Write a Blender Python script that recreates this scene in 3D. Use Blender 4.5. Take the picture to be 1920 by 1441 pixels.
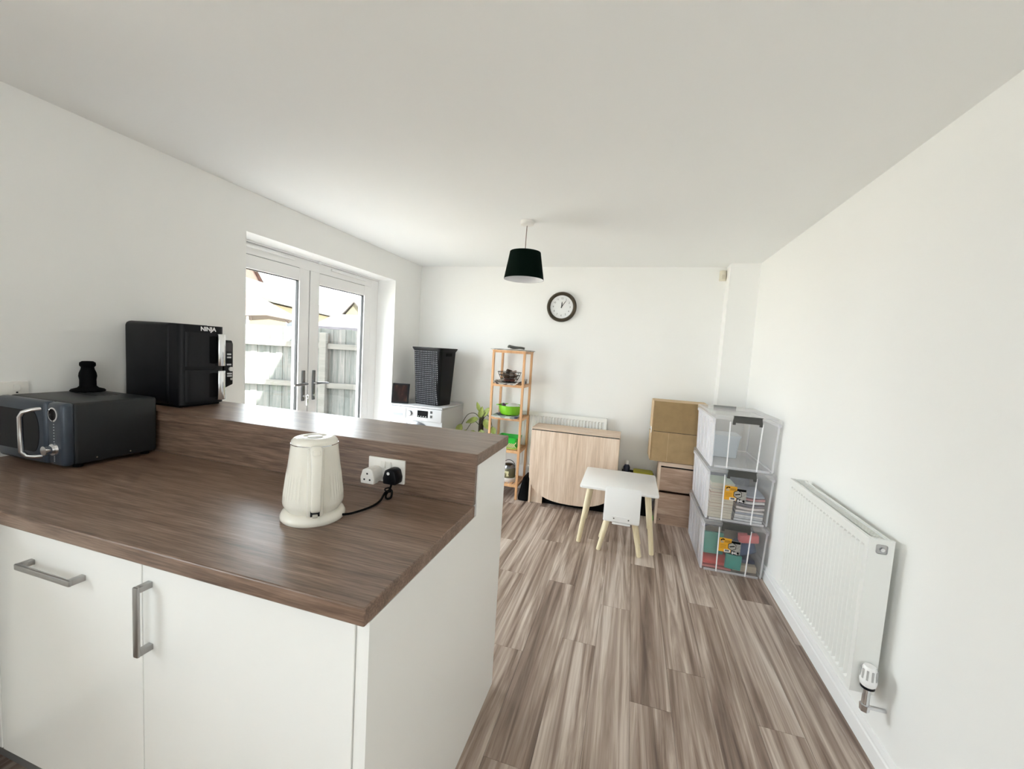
import bpy, bmesh, math, random
from mathutils import Vector, Matrix, noise
random.seed(7)
for _o in list(bpy.data.objects): bpy.data.objects.remove(_o, do_unlink=True)
S = bpy.context.scene
C = S.collection
PI = math.pi

# ------------------------------------------------------------------ camera
cd = bpy.data.cameras.new('camera'); cam = bpy.data.objects.new('camera', cd); C.objects.link(cam)
CR = Vector((0.95814, 0.27966, 0.06127)); CU = Vector((-0.08095, 0.05939, 0.99495)); CF = Vector((-0.27461, 0.95826, -0.07955))
m3 = Matrix((CR, CU, -CF)).transposed()
cam.matrix_world = Matrix.Translation((0, 0, 1.442)) @ m3.to_4x4()
cd.sensor_fit = 'HORIZONTAL'; cd.sensor_width = 36; cd.lens = 771.1 / 1920 * 36
cd.clip_start = 0.02; cd.clip_end = 200
S.camera = cam

# ------------------------------------------------------------------ sky, sun, exposure
W = bpy.data.worlds.new('world'); S.world = W; W.use_nodes = True
bg = W.node_tree.nodes['Background']
bg.inputs[0].default_value = (0.90, 0.955, 1.0, 1); bg.inputs[1].default_value = 1.0
sd = bpy.data.lights.new('sun', 'SUN'); sun = bpy.data.objects.new('sun', sd); C.objects.link(sun)
sd.energy = 5.0; sd.angle = 0.0093; sd.color = (1.0, 0.95, 0.86)
SUN = Vector((0.571, -0.55, 1.18)).normalized()
sun.rotation_euler = SUN.to_track_quat('Z', 'Y').to_euler()
sun.location = (6, -6, 12)
S.view_settings.view_transform = 'Standard'; S.view_settings.look = 'None'
S.view_settings.gamma = 1.0; S.view_settings.use_curve_mapping = False
S.view_settings.exposure = 3.9
S.cycles.transparent_max_bounces = 64; S.cycles.max_bounces = 16; S.cycles.diffuse_bounces = 10

# ------------------------------------------------------------------ key dimensions (metres)
XL, XR, YF, YB, H = -2.319, 0.991, 4.174, -2.6, 2.32
Z1, Z2 = 0.915, 1.093            # worktop, raised bar top
DY0, DY1, DZ = 2.008, 3.665, 2.075   # garden door opening

def portal(name, loc, rot, sx, sy):
    l = bpy.data.lights.new(name, 'AREA'); l.shape = 'RECTANGLE'; l.size = sx; l.size_y = sy
    l.cycles.is_portal = True
    o = bpy.data.objects.new(name, l); C.objects.link(o); o.location = loc; o.rotation_euler = rot
portal('door_portal', (-2.68, 2.8, 1.05), (0, -PI/2, 0), 2.1, 1.9)
WY0, WY1, WZ0, WZ1 = -1.75, -0.25, 1.05, 2.10      # opening of the added left-wall window, unseen behind the camera
BX0, BX1, BZ0, BZ1 = 0.10, 0.80, 0.90, 2.10            # opening of the added end window, unseen behind the camera
portal('back_portal', ((BX0+BX1)/2, YB-0.24, (BZ0+BZ1)/2), (PI/2, 0, 0), BX1-BX0, BZ1-BZ0)
portal('window_portal', (XL-0.36, (WY0+WY1)/2, (WZ0+WZ1)/2), (0, -PI/2, 0), WZ1-WZ0, WY1-WY0)

# ------------------------------------------------------------------ materials
def nt(name):
    m = bpy.data.materials.new(name); m.use_nodes = True
    return m, m.node_tree, m.node_tree.nodes['Principled BSDF']
def M(name, col, rough=0.5, metal=0.0, bump=0.0, bscale=60, var=0.0, vscale=8, spec=None, coat=0, sheen=0):
    m, t, b = nt(name)
    b.inputs['Base Color'].default_value = (*col, 1); b.inputs['Roughness'].default_value = rough
    b.inputs['Metallic'].default_value = metal
    if spec is not None: b.inputs['Specular IOR Level'].default_value = spec
    if coat: b.inputs['Coat Weight'].default_value = coat
    if sheen: b.inputs['Sheen Weight'].default_value = sheen
    tc = t.nodes.new('ShaderNodeTexCoord')
    if bump or not var:
        n = t.nodes.new('ShaderNodeTexNoise'); n.inputs['Scale'].default_value = bscale; n.inputs['Detail'].default_value = 3
        t.links.new(tc.outputs['Object'], n.inputs['Vector'])
        bu = t.nodes.new('ShaderNodeBump'); bu.inputs['Strength'].default_value = max(bump, 0.01); bu.inputs['Distance'].default_value = 0.002
        t.links.new(n.outputs['Fac'], bu.inputs['Height']); t.links.new(bu.outputs['Normal'], b.inputs['Normal'])
    if var:
        n = t.nodes.new('ShaderNodeTexNoise'); n.inputs['Scale'].default_value = vscale; n.inputs['Detail'].default_value = 4
        t.links.new(tc.outputs['Object'], n.inputs['Vector'])
        r = t.nodes.new('ShaderNodeValToRGB')
        r.color_ramp.elements[0].position = 0.3; r.color_ramp.elements[1].position = 0.7
        r.color_ramp.elements[0].color = (*[max(0, c*(1-var)) for c in col], 1)
        r.color_ramp.elements[1].color = (*[min(1, c*(1+var)) for c in col], 1)
        t.links.new(n.outputs['Fac'], r.inputs['Fac']); t.links.new(r.outputs['Color'], b.inputs['Base Color'])
    return m
def wood(name, stops, scale, fine, rough=0.4, fine_amt=0.35, rnd=0.0, dist=0.6, bump=0.05, tone=0.0):
    """stops: colour-ramp stops; scale: stretched noise scale for the streaks; fine: stretched grain scale"""
    m, t, b = nt(name); N = t.nodes; L = t.links
    tc = N.new('ShaderNodeTexCoord'); oi = N.new('ShaderNodeObjectInfo')
    add = N.new('ShaderNodeVectorMath'); add.operation = 'MULTIPLY_ADD'
    add.inputs[0].default_value = (1, 1, 1)
    cmb = N.new('ShaderNodeCombineXYZ')
    mul = N.new('ShaderNodeMath'); mul.operation = 'MULTIPLY'; mul.inputs[1].default_value = rnd
    L.new(oi.outputs['Random'], mul.inputs[0])
    for i in range(3): L.new(mul.outputs[0], cmb.inputs[i])
    av = N.new('ShaderNodeVectorMath'); av.operation = 'ADD'
    L.new(tc.outputs['Object'], av.inputs[0]); L.new(cmb.outputs[0], av.inputs[1])
    def noi(sc, det, di):
        mp = N.new('ShaderNodeMapping'); mp.inputs['Scale'].default_value = sc
        L.new(av.outputs[0], mp.inputs['Vector'])
        n = N.new('ShaderNodeTexNoise'); n.inputs['Scale'].default_value = 1; n.inputs['Detail'].default_value = det
        n.inputs['Distortion'].default_value = di; n.inputs['Roughness'].default_value = 0.6
        L.new(mp.outputs[0], n.inputs['Vector']); return n
    a = noi(scale, 5, dist); f = noi(fine, 3, 0.2)
    mx = N.new('ShaderNodeMix'); mx.data_type = 'FLOAT'; mx.inputs[0].default_value = fine_amt
    L.new(a.outputs['Fac'], mx.inputs[2]); L.new(f.outputs['Fac'], mx.inputs[3])
    src = mx.outputs[0]
    if tone:
        ma = N.new('ShaderNodeMath'); ma.operation = 'MULTIPLY_ADD'; ma.inputs[1].default_value = tone
        L.new(oi.outputs['Random'], ma.inputs[0])
        sb = N.new('ShaderNodeMath'); sb.operation = 'SUBTRACT'; sb.inputs[1].default_value = tone/2
        L.new(src, ma.inputs[2]); L.new(ma.outputs[0], sb.inputs[0]); src = sb.outputs[0]
    r = N.new('ShaderNodeValToRGB'); el = r.color_ramp.elements
    el[0].position, el[0].color = stops[0][0], (*stops[0][1], 1)
    el[1].position, el[1].color = stops[-1][0], (*stops[-1][1], 1)
    for p, c in stops[1:-1]:
        e = el.new(p); e.color = (*c, 1)
    L.new(src, r.inputs['Fac']); L.new(r.outputs['Color'], b.inputs['Base Color'])
    b.inputs['Roughness'].default_value = rough
    bu = N.new('ShaderNodeBump'); bu.inputs['Strength'].default_value = bump; bu.inputs['Distance'].default_value = 0.001
    L.new(f.outputs['Fac'], bu.inputs['Height']); L.new(bu.outputs['Normal'], b.inputs['Normal'])
    return m
def edge_gloss(N, L, base, k):
    """reflectance that rises towards grazing, the same from either side of a thin sheet"""
    lw = N.new('ShaderNodeLayerWeight'); lw.inputs['Blend'].default_value = 0.5
    pw = N.new('ShaderNodeMath'); pw.operation = 'POWER'; pw.inputs[1].default_value = 4.0; L.new(lw.outputs['Facing'], pw.inputs[0])
    ma = N.new('ShaderNodeMath'); ma.operation = 'MULTIPLY_ADD'; ma.inputs[1].default_value = k; ma.inputs[2].default_value = base
    L.new(pw.outputs[0], ma.inputs[0]); return ma
def clear(name, tint=(1, 1, 1), fac=0.08, rough=0.02, body=(0.9, 0.9, 0.92)):
    """see-through sheet: transparent mixed with a pale, light-passing body and a surface gloss"""
    m = bpy.data.materials.new(name); m.use_nodes = True; t = m.node_tree; N = t.nodes; L = t.links
    N.clear(); out = N.new('ShaderNodeOutputMaterial')
    tr = N.new('ShaderNodeBsdfTransparent'); tr.inputs[0].default_value = (*tint, 1)
    df = N.new('ShaderNodeBsdfDiffuse'); df.inputs[0].default_value = (*body, 1)
    tl = N.new('ShaderNodeBsdfTranslucent'); tl.inputs[0].default_value = (*body, 1)
    mb = N.new('ShaderNodeMixShader'); mb.inputs[0].default_value = 0.35; L.new(df.outputs[0], mb.inputs[1]); L.new(tl.outputs[0], mb.inputs[2])
    mx = N.new('ShaderNodeMixShader'); mx.inputs[0].default_value = fac; L.new(tr.outputs[0], mx.inputs[1]); L.new(mb.outputs[0], mx.inputs[2])
    g = N.new('ShaderNodeBsdfGlossy'); g.inputs['Roughness'].default_value = rough
    fr = edge_gloss(N, L, 0.025, 0.35)
    mg = N.new('ShaderNodeMixShader'); L.new(fr.outputs[0], mg.inputs[0]); L.new(mx.outputs[0], mg.inputs[1]); L.new(g.outputs[0], mg.inputs[2])
    L.new(mg.outputs[0], out.inputs[0]); return m
def pane_glass(name, tint):
    m = bpy.data.materials.new(name); m.use_nodes = True; t = m.node_tree; N = t.nodes; L = t.links
    N.clear(); out = N.new('ShaderNodeOutputMaterial')
    tr = N.new('ShaderNodeBsdfTransparent'); tr.inputs[0].default_value = (*tint, 1)
    g = N.new('ShaderNodeBsdfGlossy'); g.inputs['Roughness'].default_value = 0.0
    fr = edge_gloss(N, L, 0.015, 0.5)
    mx = N.new('ShaderNodeMixShader'); L.new(fr.outputs[0], mx.inputs[0]); L.new(tr.outputs[0], mx.inputs[1]); L.new(g.outputs[0], mx.inputs[2])
    L.new(mx.outputs[0], out.inputs[0]); return m

mWall = M('wall_paint', (0.875, 0.874, 0.858), 0.75, bump=0.06, bscale=220)
mCeil = M('ceiling_paint', (0.872, 0.882, 0.875), 0.85, bump=0.05, bscale=180)
mTrim = M('trim_gloss', (0.88, 0.88, 0.88), 0.35)
mUpvc = M('upvc', (0.86, 0.86, 0.86), 0.3)
mSeal = M('rubber_seal', (0.012, 0.012, 0.013), 0.6)
mCabinet = M('cabinet_gloss', (0.87, 0.87, 0.85), 0.22, bump=0.01, bscale=15)
mWhite = M('white_gloss', (0.91, 0.91, 0.91), 0.3)
mRad = M('radiator_enamel', (0.84, 0.85, 0.83), 0.35)
mDark = M('dark_gap', (0.012, 0.012, 0.013), 0.8)
mSteel = M('brushed_steel', (0.42, 0.41, 0.40), 0.32, 1.0, bump=0.05, bscale=300)
mChrome = M('chrome', (0.75, 0.76, 0.78), 0.12, 1.0)
mDullChrome = M('dull_chrome', (0.20, 0.203, 0.215), 0.25, 1.0)
mBlack = M('black_plastic', (0.0035, 0.0037, 0.0055), 0.42, spec=0.22)
mBlackMatte = M('black_matte', (0.003, 0.003, 0.0033), 0.75, spec=0.12)
mBlackGloss = M('black_glass', (0.003, 0.003, 0.005), 0.15, spec=0.12)
mMicro = M('microwave_enamel', (0.048, 0.062, 0.086), 0.32, 0.25)
mMicroSide = M('microwave_case', (0.024, 0.0255, 0.027), 0.42, 0.2, spec=0.3, bump=0.08, bscale=400)
mCream = M('kettle_cream', (0.80, 0.775, 0.70), 0.22)
mSocket = M('socket_white', (0.80, 0.78, 0.74), 0.35)
mGrey = M('grey_plastic', (0.45, 0.45, 0.45), 0.4)
mLightGrey = M('pale_grey_print', (0.62, 0.64, 0.66), 0.5)
mTop = wood('worktop_laminate', [(0.28, (0.062, 0.036, 0.025)), (0.44, (0.150, 0.095, 0.067)), (0.58, (0.245, 0.165, 0.122)), (0.74, (0.39, 0.285, 0.225))], (2.2, 30, 30), (9, 190, 190), 0.32, 0.55, 3.0, 0.5, 0.06)
mFloor = wood('floor_vinyl', [(0.30, (0.105, 0.066, 0.049)), (0.41, (0.225, 0.16, 0.125)), (0.51, (0.375, 0.292, 0.242)), (0.60, (0.55, 0.465, 0.405)), (0.72, (0.69, 0.62, 0.565))], (13, 0.55, 10), (70, 1.6, 10), 0.42, 0.22, 37.0, 1.6, 0.04, 0.12)
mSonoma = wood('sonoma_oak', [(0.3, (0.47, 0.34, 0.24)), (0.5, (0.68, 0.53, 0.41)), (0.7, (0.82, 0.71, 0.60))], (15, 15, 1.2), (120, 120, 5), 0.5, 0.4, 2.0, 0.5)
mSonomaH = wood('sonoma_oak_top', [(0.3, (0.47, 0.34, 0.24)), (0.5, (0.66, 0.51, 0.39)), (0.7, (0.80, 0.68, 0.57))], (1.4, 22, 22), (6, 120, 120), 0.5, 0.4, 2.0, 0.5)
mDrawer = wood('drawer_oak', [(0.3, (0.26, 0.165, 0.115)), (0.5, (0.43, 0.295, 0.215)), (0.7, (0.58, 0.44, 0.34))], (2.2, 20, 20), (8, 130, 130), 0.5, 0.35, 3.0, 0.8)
mBamboo = wood('bamboo', [(0.3, (0.50, 0.26, 0.12)), (0.55, (0.66, 0.38, 0.19)), (0.75, (0.76, 0.48, 0.27))], (30, 30, 2), (160, 160, 9), 0.4, 0.3, 2.0, 0.3)
mPine = wood('pale_pine', [(0.3, (0.72, 0.60, 0.38)), (0.7, (0.88, 0.79, 0.58))], (30, 30, 2.5), (160, 160, 9), 0.45, 0.3, 2.0, 0.3)
mCard = M('cardboard', (0.36, 0.245, 0.125), 0.85, var=0.10, vscale=14)
mCardDark = M('cardboard_dark', (0.30, 0.20, 0.095), 0.85, var=0.08, vscale=14)
mCardEdge = M('cardboard_edge', (0.56, 0.41, 0.25), 0.85)
mFence = wood('fence_timber', [(0.30, (0.030, 0.036, 0.033)), (0.45, (0.068, 0.078, 0.072)), (0.58, (0.098, 0.100, 0.094)), (0.72, (0.155, 0.15, 0.14))], (22, 22, 1.6), (120, 120, 5), 0.85, 0.35, 9.0, 0.8, 0.2, 0.12)
mGlass = pane_glass('window_glass', (0.90, 0.92, 0.92))
mBoxFront = clear('box_plastic_clear', (0.99, 0.99, 0.99), 0.06, 0.15, (0.94, 0.95, 0.97))
mBoxWall = clear('box_plastic_wall', (0.99, 0.99, 0.99), 0.22, 0.25, (0.95, 0.95, 0.96))
mBoxSide = clear('box_plastic_frosted', (0.99, 0.99, 0.99), 0.60, 0.35, (0.95, 0.95, 0.985))
mBoxRib = M('box_plastic_rib', (0.93, 0.93, 0.95), 0.3)
mClip = M('clip_charcoal', (0.055, 0.055, 0.05), 0.5)

# ------------------------------------------------------------------ mesh helpers
class B:
    def __init__(s): s.bm = bmesh.new()
    def _merge(s, t, mat=None):
        if mat is not None: bmesh.ops.transform(t, matrix=mat, verts=t.verts)
        me = bpy.data.meshes.new('t'); t.to_mesh(me); t.free(); s.bm.from_mesh(me); bpy.data.meshes.remove(me); return s
    def box(s, x0, x1, y0, y1, z0, z1, bev=0.0, seg=2, mat=None):
        t = bmesh.new()
        v = [t.verts.new((x, y, z)) for x in (x0, x1) for y in (y0, y1) for z in (z0, z1)]
        for f in ((0, 1, 3, 2), (4, 6, 7, 5), (0, 4, 5, 1), (2, 3, 7, 6), (0, 2, 6, 4), (1, 5, 7, 3)): t.faces.new([v[i] for i in f])
        if bev: bmesh.ops.bevel(t, geom=t.edges[:], offset=bev, segments=seg, affect='EDGES', profile=0.5)
        return s._merge(t, mat)
    def lathe(s, prof, seg=32, c=(0, 0, 0), mat=None, cap=True):
        t = bmesh.new(); rings = []
        for r, z in prof:
            if r < 1e-6: rings.append([t.verts.new((c[0], c[1], c[2]+z))])
            else: rings.append([t.verts.new((c[0]+r*math.cos(2*PI*i/seg), c[1]+r*math.sin(2*PI*i/seg), c[2]+z)) for i in range(seg)])
        for a, b in zip(rings, rings[1:]):
            for i in range(seg):
                j = (i+1) % seg
                if len(a) == 1 and len(b) == 1: continue
                if len(a) == 1: t.faces.new((a[0], b[j], b[i]))
                elif len(b) == 1: t.faces.new((a[i], a[j], b[0]))
                else: t.faces.new((a[i], a[j], b[j], b[i]))
        if cap:
            if len(rings[0]) > 1: t.faces.new(rings[0][::-1])
            if len(rings[-1]) > 1: t.faces.new(rings[-1])
        bmesh.ops.recalc_face_normals(t, faces=t.faces[:])
        return s._merge(t, mat)
    def cyl(s, p0, p1, r0, r1=None, seg=16):
        p0, p1 = Vector(p0), Vector(p1); d = p1-p0
        mt = Matrix.Translation(p0) @ d.to_track_quat('Z', 'Y').to_matrix().to_4x4()
        return s.lathe([(r0, 0), (r0 if r1 is None else r1, d.length)], seg, mat=mt)
    def tube(s, pts, r, seg=8, closed=False):
        pts = [Vector(p) for p in pts]; t = bmesh.new(); rings = []; n = len(pts)
        up = Vector((0, 0, 1)); prev = None
        for i, p in enumerate(pts):
            if closed: d = pts[(i+1) % n]-pts[i-1]
            else: d = pts[min(i+1, n-1)]-pts[max(i-1, 0)]
            d.normalize()
            if prev is None:
                a = d.cross(up if abs(d.z) < 0.9 else Vector((1, 0, 0))).normalized()
            else:
                a = (prev-d*prev.dot(d)).normalized()
            prev = a; b_ = d.cross(a)
            rr = r[i] if isinstance(r, (list, tuple)) else r
            rings.append([t.verts.new(p+a*rr*math.cos(2*PI*k/seg)+b_*rr*math.sin(2*PI*k/seg)) for k in range(seg)])
        for i in range(n if closed else n-1):
            A, Bq = rings[i], rings[(i+1) % n]
            for k in range(seg): t.faces.new((A[k], A[(k+1) % seg], Bq[(k+1) % seg], Bq[k]))
        if not closed: t.faces.new(rings[0][::-1]); t.faces.new(rings[-1])
        bmesh.ops.recalc_face_normals(t, faces=t.faces[:])
        return s._merge(t)
    def prism(s, poly, axis, a0, a1, bev=0.0, mat=None):
        """poly of 2-D points in the other two axes (in xyz order), extruded along axis"""
        t = bmesh.new()
        def P(u, v, a): return {'x': (a, u, v), 'y': (u, a, v), 'z': (u, v, a)}[axis]
        lo = [t.verts.new(P(u, v, a0)) for u, v in poly]; hi = [t.verts.new(P(u, v, a1)) for u, v in poly]
        t.faces.new(lo[::-1]); t.faces.new(hi); n = len(poly)
        for i in range(n): t.faces.new((lo[i], lo[(i+1) % n], hi[(i+1) % n], hi[i]))
        bmesh.ops.recalc_face_normals(t, faces=t.faces[:])
        if bev: bmesh.ops.bevel(t, geom=t.edges[:], offset=bev, segments=2, affect='EDGES', profile=0.5)
        return s._merge(t, mat)
    def grid(s, fn, nu, nv, thick=0.0):
        t = bmesh.new()
        V = [[t.verts.new(fn(i/nu, j/nv)) for j in range(nv+1)] for i in range(nu+1)]
        for i in range(nu):
            for j in range(nv): t.faces.new((V[i][j], V[i+1][j], V[i+1][j+1], V[i][j+1]))
        if thick:
            bmesh.ops.recalc_face_normals(t, faces=t.faces[:]); bmesh.ops.solidify(t, geom=t.faces[:], thickness=thick)
        return s._merge(t)
    def obj(s, name, mat, parent=None, smooth=False, loc=None, rot=None):
        me = bpy.data.meshes.new(name); s.bm.to_mesh(me); s.bm.free()
        me.materials.append(mat)
        if smooth:
            for p in me.polygons: p.use_smooth = True
            try: me.set_sharp_from_angle(angle=math.radians(40))
            except Exception: pass
        o = bpy.data.objects.new(name, me); C.objects.link(o)
        if parent is not None: o.parent = parent
        if loc: o.location = loc
        if rot: o.rotation_euler = rot
        return o
def bx(*a, **k): return B().box(*a, **k)
def tag(o, label, cat, group=None, kind=None):
    o['label'] = label; o['category'] = cat
    if group: o['group'] = group
    if kind: o['kind'] = kind
    return o
def thing(name, label, cat, loc=(0, 0, 0), rz=0, group=None):
    o = bpy.data.objects.new(name, None); o.empty_display_size = 0.05; C.objects.link(o)
    o.location = loc; o.rotation_euler = (0, 0, rz)
    return tag(o, label, cat, group)
def struct(o, label=None):
    o['kind'] = 'structure'
    if label: o['label'] = label
    return o
def text(name, s, size, mat, parent, loc, rot, extrude=0.0004, bold=0.0, sx=1.0, align='CENTER'):
    cu = bpy.data.curves.new(name, 'FONT'); cu.body = s; cu.size = size; cu.extrude = extrude; cu.offset = bold
    cu.align_x = align; cu.align_y = 'CENTER'; cu.resolution_u = 3
    o = bpy.data.objects.new(name, cu); C.objects.link(o)
    dg = bpy.context.evaluated_depsgraph_get(); me = bpy.data.meshes.new_from_object(o.evaluated_get(dg))
    bpy.data.objects.remove(o, do_unlink=True); bpy.data.curves.remove(cu)
    me.name = name; me.materials.clear(); me.materials.append(mat)
    q = bpy.data.objects.new(name, me); C.objects.link(q); q.parent = parent; q.location = loc; q.rotation_euler = rot; q.scale = (sx, 1, 1)
    return q

# ================================================================== THE SETTING
# ---- floor: slab + planks
floor = struct(bx(XL-0.05, XR+0.05, YB-0.05, YF+0.05, -0.12, -0.004).obj('floor', M('subfloor', (0.05, 0.035, 0.028), 0.8)), 'grey-brown wood-effect plank floor')
PW, PL = 0.167, 1.22
joints = {-3: 2.52, -2: 2.014, -1: 2.38, 0: 1.73, 2: 2.60, 3: 1.79, 4: 2.765, -4: 1.85}
k = -15
while 0.107+k*PW < XR:
    x0 = max(XL, 0.107+k*PW); x1 = min(XR, 0.107+(k+1)*PW)
    j = joints.get(k, random.uniform(0, PL))
    y = j-PL*math.ceil((j-YB)/PL)
    while y < YF:
        y0, y1 = max(YB, y), min(YF, y+PL)
        if y1-y0 > 0.02 and x1-x0 > 0.005:
            cx, cy = (x0+x1)/2, (y0+y1)/2; g = 0.0006
            bx(x0-cx+g, x1-cx-g, y0-cy+g, y1-cy-g, -0.0045, 0).obj('plank', mFloor, floor, loc=(cx, cy, 0))
        y += PL
    k += 1

# ---- ceiling and walls
struct(bx(XL-0.3, XR+0.3, YB-0.3, YF+0.3, H, H+0.12).obj('ceiling', mCeil))
b = B(); t = 0.2
b.box(XL-t, XL, YB, WY0, -0.12, H).box(XL-t, XL, WY1, DY0, -0.12, H).box(XL-t, XL, WY0, WY1, -0.12, WZ0).box(XL-t, XL, WY0, WY1, WZ1, H).box(XL-t, XL, DY1, YF, -0.12, H).box(XL-t, XL, DY0, DY1, DZ, H)
struct(b.obj('wall_left', mWall), 'white painted wall with the garden doors')
struct(bx(XL-t, XR+t, YF, YF+0.2, -0.12, H).obj('wall_far', mWall), 'white painted far wall')
struct(bx(XR, XR+0.2, YB, YF, -0.12, H).obj('wall_right', mWall), 'white painted right wall')
b = B().box(XL-t, BX0, YB-0.2, YB, -0.12, H).box(BX1, XR+t, YB-0.2, YB, -0.12, H).box(BX0, BX1, YB-0.2, YB, -0.12, BZ0).box(BX0, BX1, YB-0.2, YB, BZ1, H)
struct(b.obj('wall_back', mWall), 'white painted kitchen wall behind the camera')
struct(bx(0.758, XR, 4.016, YF, 0, H).obj('wall_pillar', mWall), 'white boxed-in pipe column in the far right corner')
# skirting boards with a stepped moulding
def skirt(name, axis, fixed, sgn, a0, a1):
    pr = [(0, 0), (0.015, 0), (0.015, 0.062), (0.011, 0.068), (0.011, 0.078), (0.006, 0.094), (0, 0.096)]
    poly = [(fixed+sgn*u, v) for u, v in pr]
    return struct(B().prism(poly, axis, a0, a1).obj(name, mTrim))
skirt('baseboard_right', 'y', XR, -1, YB+0.016, 4.0)
skirt('baseboard_far', 'x', YF, -1, XL+0.016, 0.757)
skirt('baseboard_left', 'y', XL, 1, DY1+0.005, YF-0.016)

# added kitchen window behind the camera, made up to carry daylight in
wn = bpy.data.objects.new('added_window_1', None); C.objects.link(wn); wn.location = (XL-0.16, (WY0+WY1)/2, WZ0); struct(wn, 'added white kitchen window in the left wall behind the camera, made up for its light')
hw, hh = (WY1-WY0)/2, WZ1-WZ0
b = B()
b.box(-0.03, 0.03, -hw, hw, 0, 0.06).box(-0.03, 0.03, -hw, hw, hh-0.06, hh)
for y in (-hw+0.03, 0, hw-0.03): b.box(-0.03, 0.03, y-0.03, y+0.03, 0.06, hh-0.06)
b.obj('window_frame', mUpvc, wn)
for y0, y1 in ((-hw+0.06, -0.03), (0.03, hw-0.06)): bx(-0.002, 0.002, y0, y1, 0.06, hh-0.06).obj('pane', mGlass, wn)

wn = bpy.data.objects.new('added_window_2', None); C.objects.link(wn); wn.location = ((BX0+BX1)/2, YB-0.12, BZ0); struct(wn, 'added tall white window in the kitchen end wall behind the camera, made up for its light')  # added window, made up for fill light near the camera
hw, hh = (BX1-BX0)/2, BZ1-BZ0
b = B().box(-hw, hw, -0.03, 0.03, 0, 0.06).box(-hw, hw, -0.03, 0.03, hh-0.06, hh)
for x in (-hw+0.03, hw-0.03): b.box(x-0.03, x+0.03, -0.03, 0.03, 0.06, hh-0.06)
b.obj('window_frame', mUpvc, wn)
bx(-hw+0.06, hw-0.06, -0.002, 0.002, 0.06, hh-0.06).obj('pane', mGlass, wn)

# ---- garden doors: fixed frame, head vents, two glazed doors
FX = XL-0.2                      # inner face of frame
fy0, fy1, fz1 = 1.86, 3.667, 2.062
tr = bpy.data.objects.new('trim_1', None); C.objects.link(tr); tr.location = (FX, 2.75, 0); struct(tr, 'white plastic frame around the garden doors')
b = B()
for y0, y1 in ((fy0-2.75, fy0+0.085-2.75), (fy1-0.117-2.75, fy1-2.75)): b.box(-0.07, 0, y0, y1, 0, fz1, bev=0.004)
b.box(-0.07, 0, fy0+0.085-2.75, fy1-0.117-2.75, 1.985, fz1, bev=0.004).box(-0.07, 0, fy0+0.085-2.75, fy1-0.117-2.75, 0, 0.05)
b.obj('outer_frame', mUpvc, tr)
bx(-0.06, 0.012, DY0-2.75, DY1-2.75-0.001, fz1, DZ-0.0005).obj('head_strip', mUpvc, tr)
for y0, y1 in ((2.05, 2.58), (2.98, 3.45)):
    bx(0, 0.016, y0-2.75, y1-2.75, 2.028, 2.05, bev=0.006).obj('trickle_vent', mUpvc, tr)
B().lathe([(0.012, 0), (0.012, 0.014), (0.004, 0.02)], 12, mat=Matrix.Translation((0.02, 0.08, DZ-0.02))).obj('alarm_contact', mUpvc, tr)

def french_door(name, label, y0, y1, hinge_left):
    o = bpy.data.objects.new(name, None); C.objects.link(o); o.location = (FX, (y0+y1)/2, 0); struct(o, label)
    h = (y1-y0)/2; z0, z1 = 0.05, 1.985; st = 0.105
    for s in (-1, 1):
        a, c = sorted((s*h, s*(h-st)))
        bx(-0.06, 0.008, a+(0 if s > 0 else 0.0035), c-(0.0035 if s > 0 else 0), z0, z1, bev=0.004).obj('stile', mUpvc, o)
    bx(-0.06, 0.008, -h+st, h-st, z1-0.095, z1-0.003, bev=0.004).obj('rail', mUpvc, o)
    bx(-0.06, 0.008, -h+st, h-st, z0+0.003, z0+0.15, bev=0.004).obj('rail', mUpvc, o)
    g0, g1 = -h+st, h-st
    bx(-0.03, -0.026, g0-0.004, g1+0.004, z0+0.15, z1-0.095).obj('glass_pane', mGlass, o)
    b = B()
    for s, yy in ((1, g0), (-1, g1)): b.box(-0.026, -0.004, min(yy, yy+s*0.006), max(yy, yy+s*0.006), z0+0.15, z1-0.095)
    b.box(-0.026, -0.004, g0, g1, z1-0.10, z1-0.095)
    b.obj('glazing_seal', mSeal, o)
    b = B()
    for yy in (-h-0.0005, h-0.0015): b.box(-0.058, 0.0, yy, yy+0.002, z0, z1)
    b.box(-0.058, 0.0, -h, h, z1-0.003, z1-0.0005)
    b.obj('door_gap_seal', mSeal, o)
    return o
d1 = french_door('door_1', 'left garden door with a key in its lock', 1.945, 2.742, True)
d2 = french_door('door_2', 'right garden door, the one nearer the washing machine', 2.744, 3.546, False)
def door_handle(d, yc, sgn, key):
    # backplate, lever, lock cylinder
    h = bx(0.008, 0.018, yc-0.016, yc+0.016, 0.945, 1.19, bev=0.004).obj('handle_plate', mDullChrome, d)
    B().cyl((0.018, yc, 1.085), (0.055, yc, 1.085), 0.011).obj('handle_spindle', mChrome, h)
    B().tube([(0.052, yc, 1.085), (0.058, yc+sgn*0.03, 1.086), (0.056, yc+sgn*0.08, 1.084), (0.05, yc+sgn*0.13, 1.08)], [0.011, 0.010, 0.009, 0.007], 10).obj('lever', mDullChrome, h, smooth=True)
    B().cyl((0.018, yc, 0.985), (0.024, yc, 0.985), 0.011).obj('lock_cylinder', mChrome, h)
    if key:
        kb = B().box(0.024, 0.05, yc-0.0015, yc+0.0015, 0.98, 0.99)
        kb.tube([(0.055+0.014*math.cos(a*PI/8), yc, 0.982+0.014*math.sin(a*PI/8)) for a in range(16)], 0.0035, 6, True)
        kb.box(0.05, 0.056, yc-0.002, yc+0.009, 0.925, 0.972).box(0.057, 0.062, yc-0.012, yc-0.004, 0.915, 0.968)
        kb.obj('key', mChrome, h)
door_handle(d1, 0.345, -1, True)
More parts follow.
